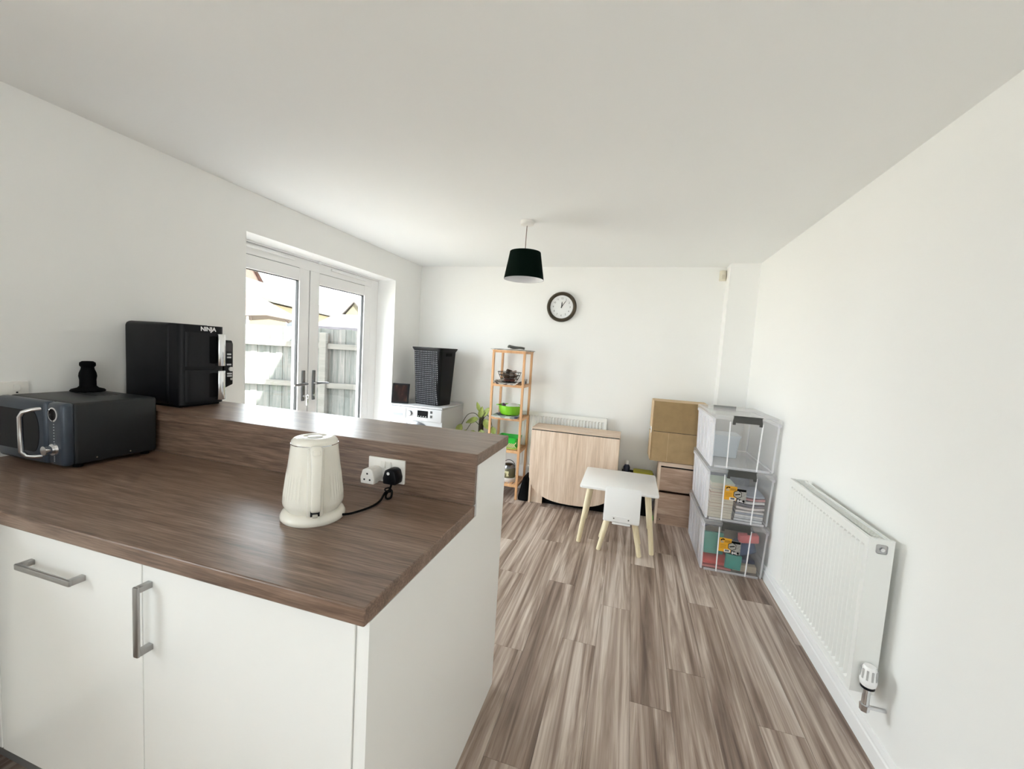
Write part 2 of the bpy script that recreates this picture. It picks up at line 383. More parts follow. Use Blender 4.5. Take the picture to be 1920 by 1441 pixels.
door_handle(d2, -0.345, 1, False)

# ---- house above (casts the shadow across the garden fence)
mBrick = M('brick_far', (0.40, 0.22, 0.16), 0.9, var=0.2, vscale=9)
struct(bx(XL-0.33, 4.5, YB-0.27, 4.55, H+0.12, 5.25).obj('wall_upper_storey', mBrick), 'brick upper storey of the house')
struct(bx(-2.95, 4.6, YB-0.35, 4.75, 5.25, 5.45).obj('trim_eaves', mUpvc), 'eaves of the house')
b = B().box(XL-0.33, XL-0.2, YB, WY0, -0.2, H+0.12).box(XL-0.33, XL-0.2, WY1, fy0, -0.2, H+0.12).box(XL-0.33, XL-0.2, WY0, WY1, -0.2, WZ0).box(XL-0.33, XL-0.2, WY0, WY1, WZ1, H+0.12)
struct(b.obj('wall_outer_leaf_near', mBrick))
struct(bx(XL-0.33, XL-0.2, fy1, 4.55, -0.2, H+0.12).obj('wall_outer_leaf_far', mBrick))
struct(bx(XL-0.33, XL-0.2, fy0, fy1, fz1, H+0.12).obj('wall_outer_leaf_lintel', mBrick))
struct(bx(-60, XL-0.33, -8, 75, -0.4, -0.2).obj('ground', M('patio_slabs', (0.45, 0.42, 0.37), 0.9, var=0.15, vscale=2)), 'paved garden ground outside the doors')

# ================================================================== PENINSULA
XE = -0.469
t_ = tag(bx(XL+0.001, XE, 0.675, 1.2755, Z1-0.04, Z1, bev=0.0035).obj('worktop', mTop), 'dark brown wood-effect worktop carrying the kettle and microwave', 'worktop')
tag(bx(XL+0.001, XE+0.002, 1.268, 1.628, Z2-0.04, Z2, bev=0.003).obj('bar_top', mTop), 'raised dark brown breakfast bar top under the air fryer', 'worktop')
tag(bx(XL+0.001, XE-0.005, 1.2735, 1.292, Z1+0.0002, Z2-0.0405).obj('upstand_panel', mTop), 'dark brown upstand board between worktop and raised bar', 'panel')
# end panel: one L-shaped board
tag(B().prism([(0.695, 0), (1.612, 0), (1.612, Z2-0.041), (1.2925, Z2-0.041), (1.2925, Z1-0.041), (0.695, Z1-0.041)], 'x', XE-0.017, XE-0.001).obj('end_panel', mCabinet),
    'tall white gloss end panel of the kitchen peninsula', 'panel')
tag(bx(XL+0.001, XE-0.018, 1.594, 1.612, 0, Z2-0.041).obj('back_panel', mCabinet), 'white back panel of the peninsula facing the dining end', 'panel')
def pull(parent, p0, p1, out):
    """bow handle: two square posts and a flat bar; p0,p1 are the post centres on the door face, out = stand-off"""
    p0, p1 = Vector(p0), Vector(p1); d = (p1-p0).normalized()
    h = B()
    for p in (p0, p1):
        q = 0.0075
        h.box(p.x-q, p.x+q, p.y-out, p.y, p.z-q, p.z+q, bev=0.001)
    e = d*0.0085
    a, c = p0-e, p1+e
    h.box(min(a.x, c.x)-(0 if abs(d.x) > .5 else 0.0085), max(a.x, c.x)+(0 if abs(d.x) > .5 else 0.0085), p0.y-out-0.008, p0.y-out+0.001,
          min(a.z, c.z)-(0 if abs(d.z) > .5 else 0.0085), max(a.z, c.z)+(0 if abs(d.z) > .5 else 0.0085), bev=0.0035)
    return h.obj('handle', mSteel, parent, smooth=True)
DF = 0.697
u = thing('base_cabinet', 'white base cabinet at the peninsula end with one vertical steel handle', 'cabinet', (-0.81, 0.98, 0))
bx(-0.318, 0.318, -0.262, 0.29, 0.15, Z1-0.041).obj('body', mCabinet, u)
dr = bx(-0.3165, 0.304, DF-0.98, DF+0.018-0.98, 0.152, Z1-0.047, bev=0.0015).obj('door', mCabinet, u)
pull(dr, (-1.098+0.81, DF-0.98, 0.653), (-1.098+0.81, DF-0.98, 0.815), 0.028)
bx(0.306, 0.322, DF-0.98+0.004, DF+0.02-0.98, 0.152, Z1-0.047).obj('filler_strip', mCabinet, u)
u = thing('dishwasher_cabinet', 'white wide-fronted cabinet under the microwave with a horizontal steel handle', 'cabinet', (-1.43, 0.98, 0))
bx(-0.30, 0.30, -0.262, 0.29, 0.15, Z1-0.041).obj('body', mCabinet, u)
dr = bx(-0.2985, 0.2995, DF-0.98, DF+0.018-0.98, 0.152, Z1-0.047, bev=0.0015).obj('door', mCabinet, u)
pull(dr, (-1.555+1.43, DF-0.98, 0.778), (-1.345+1.43, DF-0.98, 0.778), 0.028)
u = thing('corner_cabinet', 'white corner cabinet against the left wall, left of the wide-fronted cabinet', 'cabinet', (-2.025, 0.98, 0))
bx(-0.292, 0.293, -0.262, 0.29, 0.15, Z1-0.041).obj('body', mCabinet, u)
bx(-0.291, 0.2915, DF-0.98, DF+0.018-0.98, 0.152, Z1-0.047, bev=0.0015).obj('door', mCabinet, u)
tag(bx(XL+0.002, XE-0.018, 0.765, 0.781, 0, 0.149).obj('plinth', M('plinth_grey', (0.22, 0.215, 0.21), 0.5)), 'grey plinth recessed beneath the base cabinets', 'plinth')

lx1 = -1.735  # added out-of-view run of units, put in to shade the lower left fronts
tag(bx(XL+0.001, lx1+0.02, YB+0.002, 0.674, Z1-0.04, Z1, bev=0.003).obj('added_worktop', mTop), 'added unseen dark brown worktop run along the left wall below the added window', 'worktop')
for i, (a, c, lab) in enumerate(((0.07, 0.668, 'beside the corner cabinet'), (-0.53, 0.068, 'in the middle of the left-hand run'), (-1.13, -0.532, 'at the far end of the left-hand run'))):
    u = thing('base_cabinet', 'added unseen white base cabinet under the added window, '+lab, 'cabinet', ((XL+lx1)/2, (a+c)/2, 0))
    hx_ = (lx1-XL)/2
    bx(-hx_+0.002, hx_-0.02, -(c-a)/2+0.001, (c-a)/2-0.001, 0.15, Z1-0.041).obj('body', mCabinet, u)
    bx(hx_-0.0195, hx_-0.0015, -(c-a)/2+0.002, (c-a)/2-0.002, 0.152, Z1-0.047, bev=0.0015).obj('door', mCabinet, u)

# ================================================================== ON THE PENINSULA
# ---- microwave
mw = thing('microwave', 'dark blue-grey microwave with a chrome handle on the worktop', 'microwave', (-2.118, 1.105, Z1))
z0, z1 = 0.012, 0.243
bx(-0.19, 0.19, -0.125, 0.15, z0, z1, bev=0.012, seg=3).obj('case', mMicroSide, mw, smooth=True)
dm = B().box(-0.19, 0.098, -0.158, -0.118, z0, z1, bev=0.014, seg=3).obj('door', mMicro, mw, smooth=True)
# dark window with a rounded right-hand end
pts = [(-0.175, z0+0.04), (0.03, z0+0.04)]+[(0.03+0.034*math.sin(a*PI/12), z0+0.1155-0.0755*math.cos(a*PI/12)) for a in range(1, 12)]+[(0.03, z1-0.04), (-0.175, z1-0.04)]
B().prism(pts, 'y', -0.1595, -0.15).obj('door_window', mBlackGloss, dm)
hp = [(0.072, -0.155, z1-0.028), (0.066, -0.178, z1-0.030), (0.052, -0.194, z1-0.038), (0.044, -0.198, z1-0.055), (0.044, -0.198, z0+0.11), (0.046, -0.198, z0+0.05), (0.052, -0.188, z0+0.033), (0.064, -0.172, z0+0.029), (0.072, -0.155, z0+0.028)]
B().tube(hp, 0.0075, 10).obj('door_handle', mChrome, dm, smooth=True)
cp = B().box(0.101, 0.19, -0.156, -0.118, z0, z1, bev=0.014, seg=3).obj('control_panel', mMicro, mw, smooth=True)
B().lathe([(0.026, 0), (0.026, 0.004), (0.021, 0.005), (0.021, 0.001)], 28, mat=Matrix.Translation((0.142, -0.155, z1-0.042)) @ Matrix.Rotation(PI/2, 4, 'X')).obj('dial_ring', mChrome, cp, smooth=True)
B().lathe([(0.0, 0.002), (0.021, 0.002), (0.021, 0)], 24, mat=Matrix.Translation((0.142, -0.155, z1-0.042)) @ Matrix.Rotation(PI/2, 4, 'X'), cap=False).obj('clock_display', mBlackGloss, cp)
B().cyl((0.142, -0.155, z0+0.062), (0.142, -0.163, z0+0.062), 0.023, 0.021, 24).cyl((0.142, -0.163, z0+0.062), (0.142, -0.186, z0+0.062), 0.014, 0.0165, 24).obj('knob', mChrome, cp, smooth=True)
for i in range(13): bx(-0.0022, 0.0022, 0, 0.0006, -0.0014, 0.0014).obj('mark', mLightGrey, cp, loc=(0.142, -0.1568, z0+0.018+i*0.0055 if i < 4 else z0+0.09+(i-4)*0.0105))
for i in range(4): bx(-0.07, 0.07, -0.004, 0.004, 0, 0.0008).obj('vent_slot', mDark, mw, loc=(-0.03, 0.03+i*0.022, z1))
for sx in (-0.16, 0.16):
    for sy in (-0.1, 0.12): B().cyl((sx, sy, 0), (sx, sy, z0+0.004), 0.014).obj('foot', mBlackMatte, mw)
for yy in (-0.06, 0.05): B().cyl((0.19, yy, z0+0.018), (0.192, yy, z0+0.018), 0.003, seg=10).obj('screw', mChrome, mw)
# ---- black stand on the microwave
o = tag(B().lathe([(0.0, 0), (0.054, 0), (0.057, 0.004), (0.052, 0.010), (0.034, 0.016), (0.027, 0.024), (0.0265, 0.05), (0.029, 0.066), (0.0275, 0.08), (0.022, 0.095), (0.0205, 0.104), (0.026, 0.112), (0.0255, 0.124), (0.018, 0.130), (0, 0.131)], 28).obj('pepper_mill', mBlackMatte, smooth=True, loc=(-2.252, 1.195, Z1+z1+0.0005)),
        'squat black mill with a flared foot standing behind on the microwave', 'mill')
# ---- wall sockets
def socket(name, label, loc, rz, double=True):
    s = thing(name, label, 'socket', loc, rz)
    bx(-0.074, 0.074, -0.009, 0, -0.043, 0.043, bev=0.003).obj('face_plate', mSocket, s, smooth=True)
    return s
s = socket('wall_socket', 'beige double socket on the left wall above the microwave', (XL+0.0005, 0.965, 1.163), PI/2)
for x in (-0.04, 0.04): bx(x-0.01, x+0.01, -0.0125, -0.0085, 0.008, 0.032, bev=0.002).obj('rocker_switch', mSocket, s)
for x in (-0.04, 0.04):
    for dx, dz in ((0, 0.0), (-0.011, -0.022), (0.011, -0.022)): bx(x+dx-0.003, x+dx+0.003, -0.0095, -0.0085, dz-0.003, dz+0.003).obj('pin_hole', mDark, s)
SKX, SKZ = -0.811, 0.992
s = socket('worktop_socket', 'white double socket on the brown upstand behind the kettle', (SKX, 1.2755, SKZ), 0)
for x in (-0.012, 0.012): bx(x-0.009, x+0.009, -0.014, -0.0085, 0.008, 0.032, bev=0.002).obj('rocker_switch', mSocket, s)
a = thing('plug_adaptor', 'white travel plug adaptor in the left half of the worktop socket', 'plug', (SKX-0.037, 1.266, SKZ-0.012))
pl = [(-0.026, -0.026), (0.026, -0.026), (0.028, -0.005), (0.02, 0.022), (0.008, 0.027), (-0.008, 0.027), (-0.02, 0.022), (-0.028, -0.005)]
B().prism([(x*0.92, z*0.92) for x, z in pl], 'y', -0.03, 0, bev=0.002).obj('plug_body', mSocket, a)
B().prism(pl, 'y', -0.058, -0.0295, bev=0.003).obj('adaptor_face', mSocket, a)
for dx, dz in ((0, 0.01), (-0.011, -0.011), (0.011, -0.011)): bx(dx-0.003, dx+0.003, -0.0585, -0.057, dz-0.003, dz+0.003).obj('pin_hole', mDark, a)
# ---- kettle, its base with cord and plug
KX, KY = -0.878, 0.992
kb = thing('kettle_stand', 'cream round power stand with black cord and plug under the kettle', 'kettle stand', (KX, KY, Z1))
B().lathe([(0.0, 0), (0.084, 0), (0.089, 0.006), (0.089, 0.014), (0.084, 0.024), (0.074, 0.029), (0.0, 0.029)], 48).obj('base', mCream, kb, smooth=True)
def smoothpath(P, n=8):
    P = [Vector(p) for p in P]; out = []
    for i in range(len(P)-1):
        p0, p1, p2, p3 = P[max(i-1, 0)], P[i], P[i+1], P[min(i+2, len(P)-1)]
        for k in range(n):
            t = k/n
            out.append(0.5*((2*p1)+(p2-p0)*t+(2*p0-5*p1+4*p2-p3)*t*t+(3*p1-p0-3*p2+p3)*t**3))
    out.append(P[-1]); return out
px_, py_ = SKX+0.043-KX, 1.258-KY
cord = smoothpath([(0.085, 0.02, 0.012), (0.10, 0.05, 0.008), (0.115, 0.12, 0.005), (0.112, 0.175, 0.006), (0.105, 0.215, 0.02), (0.122, 0.225, 0.028), (0.128, 0.215, 0.008), (0.118, 0.205, 0.004), (0.108, 0.215, 0.012), (0.112, 0.232, 0.03), (px_, py_-0.022, 0.046), (px_, py_-0.018, 0.062)])
B().tube(cord, 0.0036, 8).obj('cord', mBlackMatte, kb, smooth=True)
B().tube(smoothpath([(0.098, 0.222, 0.03), (0.112, 0.226, 0.034), (0.124, 0.224, 0.026), (0.112, 0.219, 0.022), (0.1, 0.216, 0.03)], 5), 0.0024, 6).obj('cable_tie', mBlackMatte, kb)
pg = B().prism([(px_+x*0.95, 0.07+z) for x, z in pl], 'y', py_-0.04, py_+0.007, bev=0.005).obj('plug', mBlack, kb, smooth=True)
B().cyl((px_-0.004, py_-0.0405, 0.083), (px_-0.004, py_-0.039, 0.083), 0.0055, seg=14).obj('plug_mark', mWhite, pg)
kt = thing('kettle', 'cream ribbed electric kettle with a white lid', 'kettle', (KX, KY, Z1+0.0295), math.radians(-46))
# local -Y... handle points along local +X rotated towards the camera
prof = [(0.070, 0.0), (0.074, 0.008), (0.0815, 0.020), (0.083, 0.032)]
tb = bmesh.new()
B_ = B()
def kettle_wall():
    t = bmesh.new(); seg = 144; rings = []
    Z = [0.0, 0.006, 0.018, 0.026, 0.034]+[0.042+i*0.009 for i in range(9)]+[0.128, 0.15, 0.17, 0.188, 0.194]
    for z in Z:
        if z < 0.026: r = 0.071+0.012*math.sin(min(1, z/0.026)*PI/2)
        else: r = 0.083-(z-0.026)*(0.0195/0.168)
        ring = []
        for i in range(seg):
            a = 2*PI*i/seg; rr = r
            amp = 0.0011*max(0, min(1, (z-0.03)/0.015, (0.122-z)/0.012))
            if abs((a+PI) % (2*PI)-PI) > 0.42: rr += amp*math.cos(a*48)
            ring.append(t.verts.new((rr*math.cos(a), rr*math.sin(a), z)))
        rings.append(ring)
    for A, Bq in zip(rings, rings[1:]):
        for i in range(seg): t.faces.new((A[i], A[(i+1) % seg], Bq[(i+1) % seg], Bq[i]))
    t.faces.new(rings[0][::-1]); t.faces.new(rings[-1])
    return t
bb = B(); bb._merge(kettle_wall()); bb.obj('body', mCream, kt, smooth=True)
B().lathe([(0.0645, 0.194), (0.0645, 0.1965), (0.0625, 0.1965)], 48, cap=False).obj('lid_ring', mChrome, kt, smooth=True)
ld = B().lathe([(0.064, 0.1965), (0.0625, 0.204), (0.057, 0.210), (0.046, 0.2135), (0.034, 0.214), (0.030, 0.2115), (0.0, 0.211)], 48).obj('lid', mCream, kt, smooth=True)
B().lathe([(0.0, 0.2112), (0.019, 0.2118), (0.021, 0.213), (0.019, 0.2145), (0.0, 0.215)], 28, cap=False).obj('lid_window', mWhite, ld, smooth=True)
# handle strip on the body and bow handle in front of it (towards local +X)
b = B()
b.prism([(0.064, 0.192), (0.0755, 0.192), (0.0945, 0.03), (0.092, 0.004), (0.070, 0.004)], 'y', -0.0215, 0.0215, bev=0.003)
b.obj('handle_spine', mCream, kt, smooth=True)
b = B()
hpts = smoothpath([(0.070, 0, 0.192), (0.094, 0, 0.193), (0.119, 0, 0.180), (0.127, 0, 0.15), (0.129, 0, 0.10), (0.129, 0, 0.06), (0.122, 0, 0.036), (0.094, 0, 0.034)], 6)
t = bmesh.new(); rings = []
for i, p in enumerate(hpts):
    d = (hpts[min(i+1, len(hpts)-1)]-hpts[max(i-1, 0)]).normalized(); n = Vector((d.z, 0, -d.x))
    w = 0.0165-0.004*min(1, i/len(hpts)*1.6); th = 0.0085
    rings.append([t.verts.new(p+Vector((0, 1, 0))*w*math.copysign(abs(math.cos(a*PI/8))**0.6, math.cos(a*PI/8))+n*th*math.copysign(abs(math.sin(a*PI/8))**0.6, math.sin(a*PI/8))) for a in range(16)])
for A, Bq in zip(rings, rings[1:]):
    for q in range(16): t.faces.new((A[q], A[(q+1) % 16], Bq[(q+1) % 16], Bq[q]))
t.faces.new(rings[0][::-1]); t.faces.new(rings[-1]); bmesh.ops.recalc_face_normals(t, faces=t.faces[:])
b._merge(t); hd = b.obj('handle', mCream, kt, smooth=True)
bx(0.104, 0.1255, -0.010, 0.010, 0.180, 0.1985, bev=0.004, mat=Matrix.Translation((0.11, 0, 0.188)) @ Matrix.Rotation(0.55, 4, 'Y') @ Matrix.Translation((-0.11, 0, -0.188))).obj('lid_button', mCream, hd, smooth=True)
bx(0.086, 0.0965, -0.012, 0.012, 0.006, 0.024).obj('switch_recess', mDark, kt)
bx(0.09, 0.104, -0.007, 0.007, 0.004, 0.013, bev=0.002).obj('switch', M('clear_switch', (0.55, 0.52, 0.46), 0.15), kt)

# ---- air fryer: depth along X, its front faces +X
af = thing('air_fryer', 'tall black two-drawer air fryer with chrome handles on the bar', 'air fryer', (-2.12, 1.468, Z2))
bx(-0.19, 0.10, -0.108, 0.107, 0.008, 0.385, bev=0.022, seg=4).obj('housing', mBlack, af, smooth=True)
bx(-0.17, 0.15, -0.095, 0.095, 0, 0.012).obj('foot_plate', mBlackMatte, af)
def bowed(y0, y1, zz0, zz1, xb, xf, bulge, name, mat, parent, rc=0.03):
    """front panel: rounded vertical corners and a slightly bowed face"""
    poly = [(xb, y0)]; n = 6
    for i in range(n+1):
        a = -PI/2+i*PI/2/n; poly.append((xf-rc+rc*math.cos(a), y0+rc+rc*math.sin(a)))
    for i in range(1, 6):
        s_ = i/6; poly.append((xf+bulge*math.sin(s_*PI), y0+rc+(y1-y0-2*rc)*s_))
    for i in range(n+1):
        a = i*PI/2/n; poly.append((xf-rc+rc*math.cos(a), y1-rc+rc*math.sin(a)))
    poly.append((xb, y1))
    return B().prism(poly, 'z', zz0, zz1, bev=0.0).obj(name, mat, parent, smooth=True)
bowed(-0.106, 0.105, 0.012, 0.382, 0.102, 0.178, 0.004, 'front_frame', mBlack, af)
mDrawerBlack = M('drawer_black', (0.006, 0.0062, 0.008), 0.33, spec=0.25)
for i, (a0, a1) in enumerate(((0.19, 0.348), (0.026, 0.172))):
    f = bowed(-0.096, 0.098, a0, a1, 0.11, 0.184, 0.006, 'drawer_front', mDrawerBlack, af)
    bx(0.150, 0.1895, 0.004, 0.046, a0+0.012, a1-0.012, bev=0.004).obj('grip_recess', mBlackMatte, f)
    b = B().prism([(0.186, 0.046), (0.206, 0.047), (0.2115, 0.055), (0.2125, 0.070), (0.2085, 0.082), (0.186, 0.084)], 'z', a0+0.002, a1-0.002, bev=0.003)
    b.obj('chrome_handle', mChrome, f, smooth=True)
text('brand_lettering', 'NINJA', 0.027, mWhite, af, (0.1835, 0.014, 0.3655), (PI/2, 0, PI/2), 0.0006, 0.0008)
wg = B().prism([(0.108, 0.075), (0.157, 0.095), (0.157, 0.30), (0.150, 0.318), (0.108, 0.318)], 'x', 0.12, 0.165, bev=0.004).obj('control_wing', mBlack, af, smooth=True)
bx(0.165, 0.166, 0.118, 0.15, 0.262, 0.306).obj('display', M('display_grey', (0.05, 0.045, 0.05), 0.2), wg)
for yc, zc, w_ in ((0.134, 0.248, 0.011), (0.134, 0.232, 0.011), (0.134, 0.196, 0.012), (0.137, 0.150, 0.013), (0.137, 0.138, 0.013)): bx(0.165, 0.1665, yc-w_, yc+w_, zc-0.004, zc+0.004, bev=0.0007).obj('button', mLightGrey, wg)
B().cyl((0.164, 0.143, 0.173), (0.172, 0.143, 0.173), 0.011, seg=20).obj('knob', M('silver_knob', (0.8, 0.8, 0.8), 0.3), wg, smooth=True)
B().cyl((0.164, 0.147, 0.122), (0.167, 0.147, 0.122), 0.006, seg=14).obj('power_button', mGrey, wg)

# ================================================================== WASHING MACHINE AND WHAT STANDS ON IT
mWM = M('appliance_white', (0.50, 0.505, 0.52), 0.35)
wm = thing('washing_machine', 'white front-loading washing machine under the black laundry basket', 'washing machine', (-2.015, 3.63, 0))
wd = 0.53
bx(-0.285, 0.285, 0.012, wd, 0.012, 0.832, bev=0.006).obj('body', mWM, wm, smooth=True)
bx(-0.287, 0.287, 0, wd, 0.832, 0.85, bev=0.005).obj('top', mWM, wm, smooth=True)
pn = bx(-0.283, 0.283, -0.006, 0.014, 0.705, 0.83, bev=0.004).obj('control_panel', mWM, wm, smooth=True)
dt = bx(-0.272, -0.105, -0.010, 0.0, 0.715, 0.822, bev=0.003).obj('detergent_drawer', mWM, wm)
bx(-0.245, -0.135, -0.0108, -0.004, 0.738, 0.764, bev=0.0008).obj('drawer_grip', M('grip_grey', (0.30, 0.315, 0.335), 0.4), dt)
text('brand_lettering', 'Hotpoint', 0.016, mGrey, dt, (-0.19, -0.0102, 0.797), (PI/2, 0, 0), 0.0003)
kn = B().cyl((-0.062, -0.005, 0.772), (-0.062, -0.016, 0.772), 0.028, 0.027, 28).obj('dial_bezel', mDullChrome, wm, smooth=True)
B().cyl((-0.062, -0.016, 0.772), (-0.062, -0.032, 0.772), 0.024, 0.022, 28).obj('dial', mWM, kn, smooth=True)
ds = bx(0.022, 0.137, -0.0085, -0.004, 0.742, 0.808).obj('display', mBlackMatte, wm)
for i in range(4): bx(0.032+i*0.026, 0.042+i*0.026, -0.009, -0.008, 0.749, 0.754).obj('display_mark', mLightGrey, ds)
for zc in (0.80, 0.757): bx(0.163, 0.183, -0.0095, -0.004, zc-0.012, zc+0.012).obj('button', M('button_slate', (0.02, 0.021, 0.024), 0.6), wm)
rg = B().lathe([(0.165, 0), (0.215, 0), (0.215, 0.012), (0.19, 0.028), (0.165, 0.02)], 56, mat=Matrix.Translation((0, 0.012, 0.478)) @ Matrix.Rotation(PI/2, 4, 'X'), cap=False).obj('door_ring', mDullChrome, wm, smooth=True)
B().lathe([(0.168, 0.015), (0.13, 0.032), (0.08, 0.04), (0, 0.043)], 40, mat=Matrix.Translation((0, 0.012, 0.478)) @ Matrix.Rotation(PI/2, 4, 'X'), cap=False).obj('door_glass', mBlackGloss, wm, smooth=True)
for sx in (-0.25, 0.25):
    for sy in (0.05, wd-0.05): B().cyl((sx, sy, 0), (sx, sy, 0.014), 0.02).obj('foot', mBlackMatte, wm)
# laundry hamper: tapering rounded tub with a woven surface, its highlights painted in
def weave_glint_mat():
    m, t, b = nt('hamper_weave_glints'); N = t.nodes; L = t.links
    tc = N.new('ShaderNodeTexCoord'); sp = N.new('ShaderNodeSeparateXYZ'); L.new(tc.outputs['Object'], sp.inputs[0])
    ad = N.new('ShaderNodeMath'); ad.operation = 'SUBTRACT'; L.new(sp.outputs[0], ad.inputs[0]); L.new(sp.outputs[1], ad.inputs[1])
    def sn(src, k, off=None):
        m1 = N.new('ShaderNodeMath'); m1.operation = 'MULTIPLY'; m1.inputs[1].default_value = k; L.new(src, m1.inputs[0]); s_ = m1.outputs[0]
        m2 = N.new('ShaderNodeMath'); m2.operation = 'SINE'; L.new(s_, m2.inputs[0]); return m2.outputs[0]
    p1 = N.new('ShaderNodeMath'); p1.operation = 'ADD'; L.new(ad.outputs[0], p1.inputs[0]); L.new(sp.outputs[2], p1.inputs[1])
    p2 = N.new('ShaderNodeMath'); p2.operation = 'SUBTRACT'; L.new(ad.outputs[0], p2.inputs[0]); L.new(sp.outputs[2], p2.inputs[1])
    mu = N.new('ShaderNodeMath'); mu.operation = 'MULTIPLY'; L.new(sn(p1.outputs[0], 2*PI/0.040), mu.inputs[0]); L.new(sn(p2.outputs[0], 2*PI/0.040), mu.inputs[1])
    gt = N.new('ShaderNodeMath'); gt.operation = 'LESS_THAN'; gt.inputs[1].default_value = 0.138; L.new(sp.outputs[0], gt.inputs[0])  # painted highlights only on the lit sides; right side kept plain dark
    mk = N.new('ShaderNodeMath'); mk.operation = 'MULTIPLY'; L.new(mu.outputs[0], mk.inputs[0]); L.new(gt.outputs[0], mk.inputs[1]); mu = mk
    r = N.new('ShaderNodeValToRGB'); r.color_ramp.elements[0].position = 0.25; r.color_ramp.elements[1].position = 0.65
    r.color_ramp.elements[0].color = (0.003, 0.0033, 0.0045, 1); r.color_ramp.elements[1].color = (0.19, 0.19, 0.21, 1)  # pale dots are the weave's highlights, put into the colour
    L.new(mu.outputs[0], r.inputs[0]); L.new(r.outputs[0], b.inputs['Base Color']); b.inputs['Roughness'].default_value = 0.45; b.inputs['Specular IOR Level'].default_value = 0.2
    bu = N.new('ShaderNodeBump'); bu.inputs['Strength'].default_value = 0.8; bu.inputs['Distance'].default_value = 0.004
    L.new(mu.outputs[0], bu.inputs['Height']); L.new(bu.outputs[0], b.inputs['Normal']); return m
def rrect(hx, hy, r, n=5):
    P = []
    for cx, cy, a0 in ((hx-r, hy-r, 0), (-hx+r, hy-r, PI/2), (-hx+r, -hy+r, PI), (hx-r, -hy+r, 3*PI/2)):
        for i in range(n+1):
            a = a0+i*PI/2/n; P.append((cx+r*math.cos(a), cy+r*math.sin(a)))
    return P
def loft(levels, cap0=True, cap1=True):
    """levels: list of (list of xy, z)"""
    t = bmesh.new(); R = [[t.verts.new((x, y, z)) for x, y in P] for P, z in levels]; n = len(R[0])
    for A, Bq in zip(R, R[1:]):
        for i in range(n): t.faces.new((A[i], A[(i+1) % n], Bq[(i+1) % n], Bq[i]))
    if cap0: t.faces.new(R[0][::-1])
    if cap1: t.faces.new(R[-1])
    q = B(); q._merge(t); return q
hm = thing('laundry_basket', 'tall black woven laundry basket on top of the washing machine', 'laundry basket', (-1.955, 3.872, 0.8505), math.radians(-9))
loft([(rrect(0.148, 0.122, 0.04), 0.0), (rrect(0.150, 0.124, 0.04), 0.03), (rrect(0.172, 0.148, 0.04), 0.545), (rrect(0.185, 0.160, 0.042), 0.572), (rrect(0.186, 0.161, 0.042), 0.58), (rrect(0.174, 0.149, 0.04), 0.58), (rrect(0.165, 0.140, 0.038), 0.54), (rrect(0.142, 0.116, 0.036), 0.012)]).obj('tub', weave_glint_mat(), hm, smooth=True)
b = loft([(rrect(0.1735, 0.1495, 0.04), 0.548), (rrect(0.187, 0.162, 0.042), 0.574), (rrect(0.187, 0.162, 0.042), 0.582), (rrect(0.172, 0.147, 0.04), 0.583)], False, False); b.obj('rim', mBlack, hm, smooth=True)
bx(0.1675, 0.178, -0.05, 0.05, 0.50, 0.535, bev=0.008).obj('handle_slot', mBlackMatte, hm)
# leaning picture frame
def picture_mat():
    m, t, b = nt('dark_picture'); N = t.nodes; L = t.links
    tc = N.new('ShaderNodeTexCoord'); mp = N.new('ShaderNodeMapping'); mp.inputs['Scale'].default_value = (22, 22, 7); L.new(tc.outputs['Object'], mp.inputs[0])
    n = N.new('ShaderNodeTexNoise'); n.inputs['Scale'].default_value = 1; n.inputs['Detail'].default_value = 3; L.new(mp.outputs[0], n.inputs['Vector'])
    r = N.new('ShaderNodeValToRGB'); e = r.color_ramp.elements
    e[0].position = 0.38; e[0].color = (0.006, 0.005, 0.004, 1); e[1].position = 0.72; e[1].color = (0.075, 0.045, 0.024, 1)
    x = e.new(0.55); x.color = (0.022, 0.008, 0.007, 1)
    L.new(n.outputs['Fac'], r.inputs[0]); L.new(r.outputs[0], b.inputs['Base Color']); b.inputs['Roughness'].default_value = 0.4; b.inputs['Specular IOR Level'].default_value = 0.15; return m
pf = thing('picture_frame', 'small dark picture frame leaning beside the black laundry basket', 'picture frame', (-2.222, 3.665, 0.8505), math.radians(20))
pf.rotation_euler = (math.radians(-14), 0, math.radians(18))
bx(-0.085, 0.085, 0, 0.014, 0.004, 0.205, bev=0.002).obj('frame', mBlack, pf)
bx(-0.068, 0.068, -0.0015, 0.002, 0.021, 0.188).obj('picture', picture_mat(), pf)

